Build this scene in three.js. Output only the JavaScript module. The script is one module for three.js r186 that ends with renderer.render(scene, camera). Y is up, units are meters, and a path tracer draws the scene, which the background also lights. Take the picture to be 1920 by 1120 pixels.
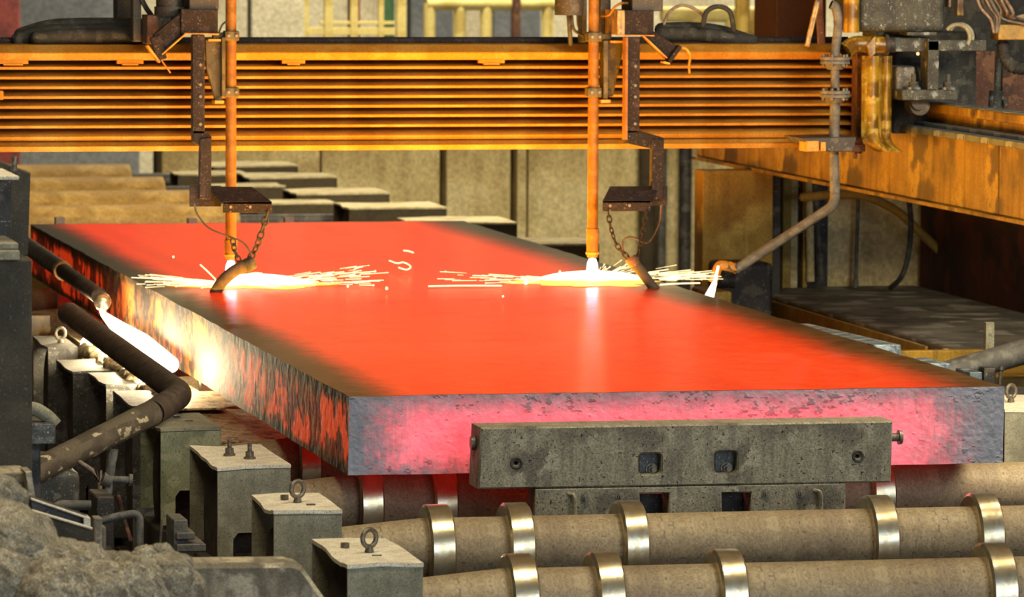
import * as THREE from 'three';
import { RoundedBoxGeometry } from 'three/addons/geometries/RoundedBoxGeometry.js';
import { mergeGeometries, mergeVertices, toCreasedNormals } from 'three/addons/utils/BufferGeometryUtils.js';
import { RectAreaLightUniformsLib } from 'three/addons/lights/RectAreaLightUniformsLib.js';

// ---------------------------------------------------------------- camera, sky, large lights, exposure
const scene = new THREE.Scene();
const camera = new THREE.PerspectiveCamera(6.942, 1920 / 1120, 0.5, 120);
camera.position.set(-2.541, 2.65, 14.092);
camera.rotation.order = 'YXZ';
camera.rotation.set(-0.0774, -0.2116, 0.0049);
camera.focus = 14.6;
camera.userData.fStop = 10;
const renderer = new THREE.WebGLRenderer({ antialias: true });
renderer.toneMapping = THREE.LinearToneMapping;
renderer.toneMappingExposure = 1;
renderer.shadowMap.enabled = true;
RectAreaLightUniformsLib.init();
scene.background = new THREE.Color(0.75, 0.88, 1.0);        // pale overcast sky outside the hall's gate
function areaLight(name, w, h, color, intensity, position, target) {
  const l = new THREE.RectAreaLight(new THREE.Color(...color), intensity, w, h);
  l.name = name; l.position.set(...position); l.lookAt(...target); scene.add(l);
  return l;
}
// daylight through the gate behind the camera
areaLight('gate_daylight', 10, 7.6, [0.78, 0.9, 1.0], 4.4, [4.4, 3.9, 18.9], [4.4, 3.9, 0]);
// hall lamps: [x, z, intensity]
const HALL_LAMPS = [[-2.4, 8.07, 3.4, 66, 0], [2.0, 8.07, 3.4, 66, 0], [1.6, 4.6, -11.2, 46, 0.9], [5.0, 4.6, -11.2, 95, 0.9], [5.2, 8.07, -22.5, 320, 0.3], [10.2, 8.07, -26.0, 380, 0], [3.7, 3.4, 0.4, 70, 1.1]];   // x, y, z, intensity, tilt; last one is added, unseen, to brighten the platform
const LAMP_COLOR = [1.0, 0.86, 0.58];
const SLAB_GLOW = [1.0, 0.42, 0.03];

// ---------------------------------------------------------------- helpers
function rng(seed) { let s = seed >>> 0; return () => { s = (s + 0x6d2b79f5) | 0; let t = Math.imul(s ^ (s >>> 15), 1 | s); t = (t + Math.imul(t ^ (t >>> 7), 61 | t)) ^ t; return ((t ^ (t >>> 14)) >>> 0) / 4294967296; }; }
const clamp = (v, a = 0, b = 1) => Math.min(b, Math.max(a, v));
const smooth = (a, b, v) => { const t = clamp((v - a) / (b - a)); return t * t * (3 - 2 * t); };
const mix = (a, b, t) => a + (b - a) * t;
const mix3 = (a, b, t) => [mix(a[0], b[0], t), mix(a[1], b[1], t), mix(a[2], b[2], t)];
function hash(ix, iy, seed) { let h = Math.imul(ix, 374761393) ^ Math.imul(iy, 668265263) ^ Math.imul(seed, 974634777); h = Math.imul(h ^ (h >>> 13), 1274126177); return ((h ^ (h >>> 16)) >>> 0) / 4294967296; }
function vnoise(x, y, seed, px = 1e6, py = 1e6) {                 // value noise that repeats after px, py cells
  const ix = Math.floor(x), iy = Math.floor(y), fx = x - ix, fy = y - iy, u = fx * fx * (3 - 2 * fx), v = fy * fy * (3 - 2 * fy);
  const w = (i, p) => ((i % p) + p) % p, x0 = w(ix, px), x1 = w(ix + 1, px), y0 = w(iy, py), y1 = w(iy + 1, py);
  return mix(mix(hash(x0, y0, seed), hash(x1, y0, seed), u), mix(hash(x0, y1, seed), hash(x1, y1, seed), u), v);
}
function fbm(x, y, seed, oct = 4, px = 1e6, py = 1e6) { let s = 0, a = 0.5, n = 0; for (let i = 0; i < oct; i++) { s += a * vnoise(x, y, seed + i * 17, px, py); n += a; a *= 0.5; x *= 2; y *= 2; px *= 2; py *= 2; } return s / n; }
function noise3(x, y, z, seed) { return (vnoise(x + z * 0.71, y - z * 0.37, seed) + vnoise(y + x * 0.53 + 40, z + x * 0.41, seed + 5) + vnoise(z - y * 0.61 + 80, x + y * 0.33, seed + 9)) / 3; }
function texture(w, h, f, srgb = true) {
  const d = new Uint8Array(w * h * 4);
  for (let y = 0; y < h; y++) for (let x = 0; x < w; x++) { const c = f((x + 0.5) / w, (y + 0.5) / h, x, y), o = (y * w + x) * 4; d[o] = clamp(c[0], 0, 255); d[o + 1] = clamp(c[1], 0, 255); d[o + 2] = clamp(c[2], 0, 255); d[o + 3] = 255; }
  const t = new THREE.DataTexture(d, w, h);
  t.wrapS = t.wrapT = THREE.RepeatWrapping; t.magFilter = THREE.LinearFilter; t.minFilter = THREE.LinearMipmapLinearFilter; t.generateMipmaps = true;
  if (srgb) t.colorSpace = THREE.SRGBColorSpace;
  t.needsUpdate = true;
  return t;
}
// a worn surface: base colour with patches of two others, fine grain, specks and optional vertical streaks; the tile is `size` metres
function surface(seed, o) {
  const { base, dark = base, light = base, size = 1, cells = 5, darkAt = 0.55, lightAt = 0.6, soft = 0.14, grain = 0.16, specks = 0, streak = 0, rough = 0.75, metal = 0, bump = 0.002, px = 512, streakColor = dark, extra = {} } = o;
  const hgt = new Float32Array(px * px);
  const map = texture(px, px, (u, v, x, y) => {
    const a = fbm(u * cells, v * cells, seed, 5, cells, cells), b = fbm(u * cells * 2, v * cells * 2, seed + 91, 5, cells * 2, cells * 2);
    let c = mix3(base, dark, smooth(darkAt - soft, darkAt + soft, a));
    c = mix3(c, light, smooth(lightAt - soft * 0.6, lightAt + soft * 0.6, b));
    if (streak) c = mix3(c, streakColor, streak * smooth(0.5, 0.72, fbm(u * 24, v * 2, seed + 33, 3, 24, 2)));
    const g = hash(x, y, seed + 7), g2 = vnoise(u * px / 3, v * px / 3, seed + 8, Math.floor(px / 3), Math.floor(px / 3)), k = 1 + grain * (g - 0.5) + grain * 1.4 * (g2 - 0.5);
    c = [c[0] * k, c[1] * k, c[2] * k];
    const sp = vnoise(u * px / 5, v * px / 5, seed + 61, Math.floor(px / 5), Math.floor(px / 5));
    if (specks && sp > 0.86) c = mix3(c, specks > 0 ? [205, 205, 195] : [25, 22, 20], Math.abs(specks) * smooth(0.86, 0.95, sp));
    hgt[y * px + x] = 0.45 * a + 0.35 * b + 0.2 * g2;
    return c;
  });
  const bm = texture(px, px, (u, v, x, y) => { const q = hgt[y * px + x] * 255; return [q, q, q]; }, false);
  for (const t of [map, bm]) t.repeat.set(1 / size, 1 / size);
  return new THREE.MeshPhysicalMaterial({ map, bumpMap: bm, bumpScale: bump, roughness: rough, metalness: metal, ...extra });
}
const glow = (r, g, b, base = 0x221100) => new THREE.MeshStandardMaterial({ color: base, emissive: new THREE.Color().setRGB(r, g, b), roughness: 0.9 });

// ---------------------------------------------------------------- materials
const M = {
  concrete: surface(3, { base: [196, 178, 128], dark: [164, 144, 98], light: [208, 192, 146], size: 2.6, cells: 4, streak: 0.3, streakColor: [150, 130, 86], rough: 0.92, bump: 0.006 }),
  paleWall: surface(4, { base: [196, 190, 168], dark: [168, 160, 138], size: 3, cells: 3, rough: 0.9 }),
  hallWall: surface(5, { base: [104, 108, 112], dark: [80, 84, 92], size: 4, cells: 3, rough: 0.9 }),
  floor: surface(6, { base: [58, 52, 45], dark: [38, 34, 30], light: [84, 78, 68], size: 2, rough: 0.7, bump: 0.01 }),
  darkSteel: surface(7, { base: [62, 58, 54], dark: [42, 38, 36], light: [84, 78, 70], size: 0.5, specks: 0.5, rough: 0.62, metal: 0.25 }),
  postSteel: surface(8, { base: [66, 60, 48], dark: [55, 50, 41], light: [75, 69, 56], size: 0.5, soft: 0.3, specks: 0.2, rough: 0.8 }),
  rustBrown: surface(9, { base: [84, 52, 38], dark: [54, 35, 28], light: [108, 72, 50], size: 0.4, specks: 0.4, rough: 0.8 }),
  armBrown: surface(10, { base: [34, 27, 29], dark: [27, 22, 24], light: [48, 40, 41], size: 0.25, specks: 0.5, rough: 0.8, extra: { specularIntensity: 0.5 } }),
  cover: surface(11, { base: [138, 135, 114], dark: [122, 118, 100], light: [150, 146, 124], size: 0.5, soft: 0.3, specks: -0.3, grain: 0.16, rough: 0.85, bump: 0.0008, streak: 0.2, streakColor: [104, 100, 84] }),
  coverDustLit: surface(12, { base: [222, 212, 190], dark: [204, 194, 172], light: [230, 222, 202], size: 0.3, soft: 0.3, specks: -0.6, grain: 0.2, rough: 0.95, bump: 0.0012 }),  // dust tone, lightened as well for the overhead light on top plates
  coverGreen: surface(13, { base: [140, 146, 118], dark: [116, 122, 98], light: [158, 160, 132], size: 0.4, specks: -0.5, rough: 0.75 }),
  coverDark: surface(14, { base: [78, 78, 74], dark: [58, 57, 55], light: [100, 100, 98], size: 0.3, specks: 0.8, rough: 0.6, metal: 0.1 }),
  roller: surface(15, { base: [146, 128, 99], dark: [130, 112, 88], light: [156, 139, 109], size: 0.8, cells: 9, soft: 0.3, specks: -0.3, rough: 0.6, metal: 0.1, bump: 0.0003 }),
  ring: surface(16, { base: [208, 194, 162], dark: [190, 172, 134], light: [214, 204, 184], size: 0.12, cells: 4, soft: 0.3, specks: -0.25, rough: 0.27, metal: 0.9, bump: 0.0004, grain: 0.1 }),
  girder: surface(17, { base: [152, 118, 22], dark: [76, 52, 14], light: [168, 138, 50], darkAt: 0.5, size: 1.0, cells: 5, soft: 0.14, streak: 0.28, streakColor: [70, 48, 14], rough: 0.5, bump: 0.002 }),
  columnPaint: surface(18, { base: [164, 134, 52], dark: [132, 102, 34], light: [174, 148, 70], size: 0.7, cells: 3, soft: 0.25, streak: 0.3, streakColor: [108, 82, 28], rough: 0.7 }),
  ribs: surface(19, { base: [158, 108, 36], dark: [144, 96, 30], light: [166, 122, 54], size: 0.7, cells: 4, soft: 0.3, rough: 0.75, grain: 0.12, bump: 0.0004, extra: { specularIntensity: 0.25 } }),
  flange: surface(20, { base: [170, 112, 12], dark: [150, 92, 8], light: [184, 130, 36], size: 0.6, cells: 5, soft: 0.25, rough: 0.5, specks: -0.4 }),
  torchPaint: surface(21, { base: [122, 78, 6], dark: [104, 64, 5], light: [132, 90, 22], size: 0.25, soft: 0.3, rough: 0.6, specks: -0.3 }),
  yellow: surface(22, { base: [152, 118, 28], dark: [92, 64, 18], light: [176, 148, 70], size: 0.3, streak: 0.5, streakColor: [72, 48, 14], rough: 0.3, bump: 0.002 }),
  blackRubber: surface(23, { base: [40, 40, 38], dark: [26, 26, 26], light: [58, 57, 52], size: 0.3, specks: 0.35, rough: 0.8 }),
  pipeSteel: surface(24, { base: [90, 88, 84], dark: [68, 65, 60], light: [110, 107, 100], size: 0.3, soft: 0.25, specks: -0.4, rough: 0.65, metal: 0.1 }),
  sootPipe: surface(25, { base: [66, 54, 44], dark: [48, 40, 33], light: [78, 66, 52], size: 0.3, soft: 0.25, rough: 0.85, specks: -0.3 }),
  stop: surface(26, { base: [132, 126, 106], dark: [98, 92, 78], light: [146, 140, 120], size: 0.6, cells: 5, darkAt: 0.6, soft: 0.1, specks: -0.85, rough: 0.7, metal: 0.1, grain: 0.26, streak: 0.5, streakColor: [96, 90, 78] }),
  platform: surface(27, { base: [104, 98, 86], dark: [70, 66, 60], light: [140, 136, 126], size: 1.2, cells: 5, rough: 0.85, bump: 0.006 }),
  redPanel: surface(28, { base: [72, 32, 18], dark: [44, 22, 14], light: [92, 44, 24], size: 1.2, rough: 0.75, streak: 0.3, streakColor: [44, 20, 12] }),
  rubble: surface(29, { base: [134, 126, 108], dark: [104, 96, 80], light: [158, 150, 130], size: 0.3, cells: 9, soft: 0.25, rough: 1, bump: 0.004, grain: 0.4, specks: -0.7 }),
  curb: surface(30, { base: [152, 142, 120], dark: [110, 102, 86], light: [178, 166, 142], size: 0.5, rough: 0.95, streak: 0.5, streakColor: [92, 86, 74], bump: 0.004 }),
  bolt: surface(31, { base: [126, 118, 104], dark: [92, 84, 72], size: 0.06, rough: 0.5, metal: 0.6, px: 128 }),
  paleYellow: surface(32, { base: [206, 190, 120], dark: [180, 160, 92], size: 0.8, rough: 0.7 }),
  railTop: surface(33, { base: [96, 110, 118], dark: [70, 78, 86], light: [136, 152, 160], size: 0.3, rough: 0.5, metal: 0.3 }),
  bracketPaint: surface(40, { base: [66, 58, 30], dark: [48, 42, 22], light: [84, 74, 42], size: 0.2, rough: 0.6, specks: 0.2, px: 256 }),
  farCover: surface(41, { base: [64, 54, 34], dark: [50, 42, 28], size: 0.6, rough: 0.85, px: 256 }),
  farRoller: surface(42, { base: [146, 112, 48], dark: [128, 96, 38], light: [160, 128, 66], size: 0.8, soft: 0.3, rough: 0.7, px: 256 }),
  peel: surface(43, { base: [92, 82, 66], dark: [74, 64, 52], light: [172, 160, 128], lightAt: 0.73, soft: 0.05, size: 0.34, cells: 4, rough: 0.85, specks: -0.3 }),
  darkRed: surface(44, { base: [58, 28, 18], dark: [40, 20, 14], size: 0.8, rough: 0.8, px: 256 }),
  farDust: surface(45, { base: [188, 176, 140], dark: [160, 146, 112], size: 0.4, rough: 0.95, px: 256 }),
  chute: surface(34, { base: [168, 150, 112], dark: [96, 84, 64], light: [200, 184, 146], size: 0.25, cells: 9, rough: 0.5, metal: 0.3, specks: 0.9, grain: 0.4 }),
  mount: surface(36, { base: [56, 58, 53], dark: [40, 41, 39], light: [120, 130, 130], lightAt: 0.74, size: 0.25, specks: 0.8, rough: 0.7 }),
  cable: surface(37, { base: [128, 112, 100], dark: [96, 84, 78], size: 0.2, rough: 0.7, px: 128 }),
  redPaint: surface(38, { base: [120, 50, 46], dark: [90, 36, 38], size: 0.6, rough: 0.7, px: 128 }),
  greenPaint: surface(39, { base: [52, 92, 62], dark: [40, 72, 52], size: 0.6, rough: 0.7, px: 128 }),
  lampWhite: new THREE.MeshStandardMaterial({ color: 0xdddddd, roughness: 0.5 }),
  lampGlow: glow(3, 2.6, 1.75, 0xffffff),
  whiteHot: glow(4.5, 3.9, 2.6),
  jet: glow(9, 7.8, 11),
  yellowHot: glow(2.4, 1.15, 0.16),
  orangeHot: glow(1.6, 0.5, 0.04),
  spark: glow(2.6, 1.9, 0.95),
};
// ---------------------------------------------------------------- geometry builders
const V = (p) => new THREE.Vector3(...p);
function uvBox(g) {                                                   // texture coordinates in metres, by the side each face looks to
  if (g.index) g = g.toNonIndexed();
  const p = g.attributes.position, uv = new Float32Array(p.count * 2), a = new THREE.Vector3(), b = new THREE.Vector3(), c = new THREE.Vector3();
  for (let i = 0; i < p.count; i += 3) {
    a.fromBufferAttribute(p, i); b.fromBufferAttribute(p, i + 1); c.fromBufferAttribute(p, i + 2);
    const n = b.clone().sub(a).cross(c.clone().sub(a)), ax = Math.abs(n.x), ay = Math.abs(n.y), az = Math.abs(n.z);
    [a, b, c].forEach((q, k) => { const o = (i + k) * 2; if (ay >= ax && ay >= az) { uv[o] = q.x; uv[o + 1] = q.z; } else if (ax >= az) { uv[o] = q.z; uv[o + 1] = q.y; } else { uv[o] = q.x; uv[o + 1] = q.y; } });
  }
  g.setAttribute('uv', new THREE.BufferAttribute(uv, 2));
  return g;
}
function box(w, h, d, x = 0, y = 0, z = 0, r = 0.004) { const g = uvBox(new RoundedBoxGeometry(w, h, d, 1, Math.min(r, w / 3, h / 3, d / 3))); return g.translate(x, y, z); }
function span(x0, x1, y0, y1, z0, z1, r = 0.004) { return box(Math.abs(x1 - x0), Math.abs(y1 - y0), Math.abs(z1 - z0), (x0 + x1) / 2, (y0 + y1) / 2, (z0 + z1) / 2, r); }
function bar(p, q, w, h, r = 0.003) {                                 // a bar of w x h from p to q; h is measured upwards
  const a = V(p), b = V(q), g = box(w, h, a.distanceTo(b), 0, 0, 0, r), m = new THREE.Matrix4(), z = b.clone().sub(a).normalize();
  const up = Math.abs(z.y) > 0.95 ? new THREE.Vector3(0, 0, 1) : new THREE.Vector3(0, 1, 0), x = up.clone().cross(z).normalize(), y = z.clone().cross(x);
  m.makeBasis(x, y, z).setPosition(a.add(b).multiplyScalar(0.5));
  return g.applyMatrix4(m);
}
function cyl(p, q, r0, r1 = r0, seg = 20, open = false) {
  const a = V(p), b = V(q), g = new THREE.CylinderGeometry(r1, r0, a.distanceTo(b), seg, 1, open), d = b.clone().sub(a).normalize();
  g.applyQuaternion(new THREE.Quaternion().setFromUnitVectors(new THREE.Vector3(0, 1, 0), d));
  const m = a.add(b).multiplyScalar(0.5); g.translate(m.x, m.y, m.z);
  const s = uvBox(g.clone()); s.setAttribute('normal', g.toNonIndexed().attributes.normal);
  return s;
}
function tube(pts, r, seg = 24, round = 10, tension = 0.5) { const c = new THREE.CatmullRomCurve3(pts.map(V), false, 'catmullrom', tension), g = new THREE.TubeGeometry(c, seg, r, round), s = uvBox(g.clone()); s.setAttribute('normal', g.toNonIndexed().attributes.normal); return capped(s, pts, r); }
function capped(g, pts, r) { const n = pts.length; return mergeGeometries([g, ball(pts[0], r, 8), ball(pts[n - 1], r, 8)]); }
function ball(p, r, seg = 14, sx = 1, sy = 1, sz = 1) { const g = new THREE.SphereGeometry(r, seg, Math.ceil(seg * 0.7)).scale(sx, sy, sz).translate(...p), s = uvBox(g.clone()); s.setAttribute('normal', g.toNonIndexed().attributes.normal); return s; }
function bent(pts, r, fillet = 0.05, round = 14) {                    // a pipe with straight runs and rounded elbows
  const P = pts.map(V), out = [P[0]];
  for (let i = 1; i < P.length - 1; i++) {
    const a = P[i].clone().sub(P[i - 1]), b = P[i + 1].clone().sub(P[i]), f = Math.min(fillet, a.length() * 0.45, b.length() * 0.45), s = P[i].clone().sub(a.normalize().multiplyScalar(f)), e = P[i].clone().add(b.normalize().multiplyScalar(f));
    for (let k = 0; k <= 8; k++) { const t = k / 8; out.push(s.clone().multiplyScalar((1 - t) ** 2).addScaledVector(P[i], 2 * t * (1 - t)).addScaledVector(e, t * t)); }
  }
  out.push(P[P.length - 1]);
  const path = new THREE.CurvePath();
  for (let i = 1; i < out.length; i++) path.add(new THREE.LineCurve3(out[i - 1], out[i]));
  const fr = { pos: [], nor: [] }, idx = [];
  let side = null;
  out.forEach((p, i) => {
    const d = (out[Math.min(i + 1, out.length - 1)].clone().sub(out[Math.max(i - 1, 0)])).normalize();
    if (!side) side = Math.abs(d.y) > 0.9 ? new THREE.Vector3(1, 0, 0) : new THREE.Vector3(0, 1, 0);
    side = side.clone().addScaledVector(d, -side.dot(d)).normalize();
    const up = d.clone().cross(side);
    for (let k = 0; k < round; k++) { const a = (k / round) * Math.PI * 2, n = side.clone().multiplyScalar(Math.cos(a)).addScaledVector(up, Math.sin(a)); fr.pos.push(p.x + n.x * r, p.y + n.y * r, p.z + n.z * r); fr.nor.push(n.x, n.y, n.z); }
    if (i) for (let k = 0; k < round; k++) { const a = (i - 1) * round + k, b = (i - 1) * round + ((k + 1) % round), c = i * round + k, e = i * round + ((k + 1) % round); idx.push(a, b, c, b, e, c); }
  });
  const cap = (ring, flip) => { for (let k = 1; k < round - 1; k++) { const a = ring * round; flip ? idx.push(a, a + k + 1, a + k) : idx.push(a, a + k, a + k + 1); } };
  cap(0, true); cap(out.length - 1, false);
  const g = new THREE.BufferGeometry(); g.setIndex(idx); g.setAttribute('position', new THREE.Float32BufferAttribute(fr.pos, 3)); g.setAttribute('normal', new THREE.Float32BufferAttribute(fr.nor, 3));
  return uvBox(g);
}
function plate(points, z0, z1, bevel = 0.002, holes = []) {           // an outline in x, y given thickness from z0 to z1
  const s = new THREE.Shape(points.map((p) => new THREE.Vector2(p[0], p[1])));
  for (const h of holes) s.holes.push(new THREE.Path(h.map((p) => new THREE.Vector2(p[0], p[1]))));
  const t = Math.abs(z1 - z0), g = new THREE.ExtrudeGeometry(s, { depth: t - 2 * bevel, bevelEnabled: true, bevelThickness: bevel, bevelSize: bevel * 0.8, bevelSegments: 1, curveSegments: 8 });
  return uvBox(g.translate(0, 0, Math.min(z0, z1) + bevel));
}
function alongX(profile, x0, x1, bevel = 0) {                         // a profile in (z, y) drawn out along x
  const s = new THREE.Shape(profile.map((p) => new THREE.Vector2(-p[0], p[1])));
  const g = new THREE.ExtrudeGeometry(s, { depth: x1 - x0 - 2 * bevel, bevelEnabled: bevel > 0, bevelThickness: bevel, bevelSize: bevel, bevelSegments: 1, curveSegments: 6 });
  return uvBox(g.rotateY(Math.PI / 2).translate(x0 + bevel, 0, 0));
}
const ringPts = (x, y, r, n = 16) => Array.from({ length: n }, (_, i) => [x + r * Math.cos((i / n) * 2 * Math.PI), y + r * Math.sin((i / n) * 2 * Math.PI)]);
const roundRect = (x0, x1, y0, y1, r) => { const o = []; for (const [cx, cy, a] of [[x1 - r, y1 - r, 0], [x0 + r, y1 - r, 1], [x0 + r, y0 + r, 2], [x1 - r, y0 + r, 3]]) for (let k = 0; k <= 4; k++) { const t = ((a + k / 4) * Math.PI) / 2; o.push([cx + r * Math.cos(t), cy + r * Math.sin(t)]); } return o; };
function hexBolt(r, h) { return mergeGeometries([cyl([0, 0, 0], [0, h * 0.16, 0], r * 1.5), cyl([0, h * 0.16, 0], [0, h * 0.5, 0], r * 1.15, r * 1.1, 6), cyl([0, h * 0.5, 0], [0, h, 0], r * 0.55, r * 0.55, 10)]); }
function jitter(g, amp, freq, seed) {                                 // rough the surface of a mesh; equal places move equally
  const p = g.attributes.position;
  for (let i = 0; i < p.count; i++) { const x = p.getX(i), y = p.getY(i), z = p.getZ(i); p.setXYZ(i, x + amp * (noise3(x * freq, y * freq, z * freq, seed) - 0.5) * 2, y + amp * (noise3(x * freq, y * freq, z * freq, seed + 50) - 0.5) * 2, z + amp * (noise3(x * freq, y * freq, z * freq, seed + 99) - 0.5) * 2); }
  return g;
}
// ---------------------------------------------------------------- naming
const taken = new Map();
function numbered(name) { const n = taken.get(name) ?? 0; taken.set(name, n + 1); return n ? name + '_' + String(n).padStart(3, '0') : name; }
function tag(o, label, category, group, kind = 'thing') { o.userData = { label, category, kind }; if (group) o.userData.group = group; return o; }
function thing(name, label, category, position = [0, 0, 0], group) { const o = new THREE.Group(); o.name = numbered(name); o.position.set(...position); scene.add(o); return tag(o, label, category, group); }
function obj(name, geometry, material, parent = scene) {
  let g = Array.isArray(geometry) ? (geometry.length > 1 ? mergeGeometries(geometry.map((q) => (q.index ? q.toNonIndexed() : q))) : geometry[0]) : geometry;
  const m = new THREE.Mesh(g, material); m.name = parent === scene ? numbered(name) : name; m.castShadow = m.receiveShadow = true;
  if (parent !== scene) { const n = parent.children.filter((c) => c.userData.base === name).length; if (n) m.name = name + '_' + String(n).padStart(3, '0'); m.userData.base = name; }
  parent.add(m);
  return m;
}
function single(name, geometry, material, label, category, group, kind) { return tag(obj(name, geometry, material), label, category, group, kind); }
function struct(name, geometry, material, parent = scene) { const m = obj(name, geometry, material, parent); if (parent === scene) m.userData = { kind: 'structure' }; return m; }
function structGroup(name) { const o = new THREE.Group(); o.name = numbered(name); o.userData = { kind: 'structure' }; scene.add(o); return o; }

// ---------------------------------------------------------------- the hall
struct('floor', span(-13, 17, -0.3, 0, -33.3, 3.9, 0.01), M.floor);
struct('floor', span(-13, 17, -0.3, 0.02, 3.9, 20, 0.01), M.paleWall);
struct('ceiling', span(-13, 17, 9, 9.3, -33.3, 20, 0.01), M.hallWall);
struct('wall_left', span(-13.3, -13, -0.3, 9.3, -33.3, 20, 0.01), M.hallWall);
struct('wall_right', span(17, 17.3, -0.3, 9.3, -33.3, 20, 0.01), M.hallWall);
struct('wall_back', span(-13, 17, -0.3, 9, -33.3, -33, 0.01), M.paleWall);
struct('wall_front', [span(-13, -0.7, 0, 9, 19, 19.3, 0.01), span(9.5, 17, 0, 9, 19, 19.3, 0.01), span(-0.7, 9.5, 7.8, 9, 19, 19.3, 0.01)], M.hallWall);
// concrete retaining wall behind the roller table, of panels with open joints
const low = structGroup('wall_middle');
const joints = [2.124, 3.223, 4.058, 4.555, 4.668, 5.62, 6.307];
for (let i = 0; i < joints.length - 1; i++) struct('panel', span(joints[i] + (i === 2 || i === 3 ? 0.045 : 0.012), joints[i + 1], 0, 1.52, -19.25, -19, 0.012), M.concrete, low);
struct('joint_backing', span(joints[0], joints[6], 0, 1.5, -19.35, -19.28), M.darkSteel, low);
single('wall_pipe', cyl([5.602, 0, -18.9], [5.607, 1.45, -18.9], 0.03), M.pipeSteel, 'dull vertical pipe on the concrete wall left of the yellow column', 'pipe');
single('wall_pipe', cyl([5.753, 0, -18.85], [5.757, 1.45, -18.85], 0.045), M.darkSteel, 'dark vertical pipe on the concrete wall beside the yellow column', 'pipe');
single('wall_pipe', cyl([5.504, 0, -18.9], [5.493, 1.45, -18.9], 0.06), M.farCover, 'brown vertical pipe on the concrete wall behind the right hanging tray', 'pipe');
// lamps
for (const [x, y, z, power, tilt] of HALL_LAMPS) {
  const t = thing('hall_lamp', 'long white hall lamp hanging from the ceiling out of view, the last of them added for light', 'lamp', [x, y + 0.03, z], 'hall lamps under the ceiling');
  const housing = obj('housing', [box(2.2, 0.16, 0.7, 0, 0.1, 0, 0.02)], M.lampWhite, t);
  const diffuser = obj('diffuser', box(2.1, 0.02, 0.6, 0, 0.01, 0), M.lampGlow, t);
  housing.rotation.x = diffuser.rotation.x = tilt;
  obj('hanger', [cyl([-0.8, 0.1, 0], [-0.8, 8.98 - y - 0.03, 0], 0.012), cyl([0.8, 0.1, 0], [0.8, 8.98 - y - 0.03, 0], 0.012)], M.lampWhite, t);
  areaLight('hall_lamp_light', 2.1, 0.6, LAMP_COLOR, power, [x, y, z - 0.03 * Math.sin(tilt)], [x, y - Math.cos(tilt), z - 0.03 * Math.sin(tilt) - Math.sin(tilt) - 1e-4]);
}

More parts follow.
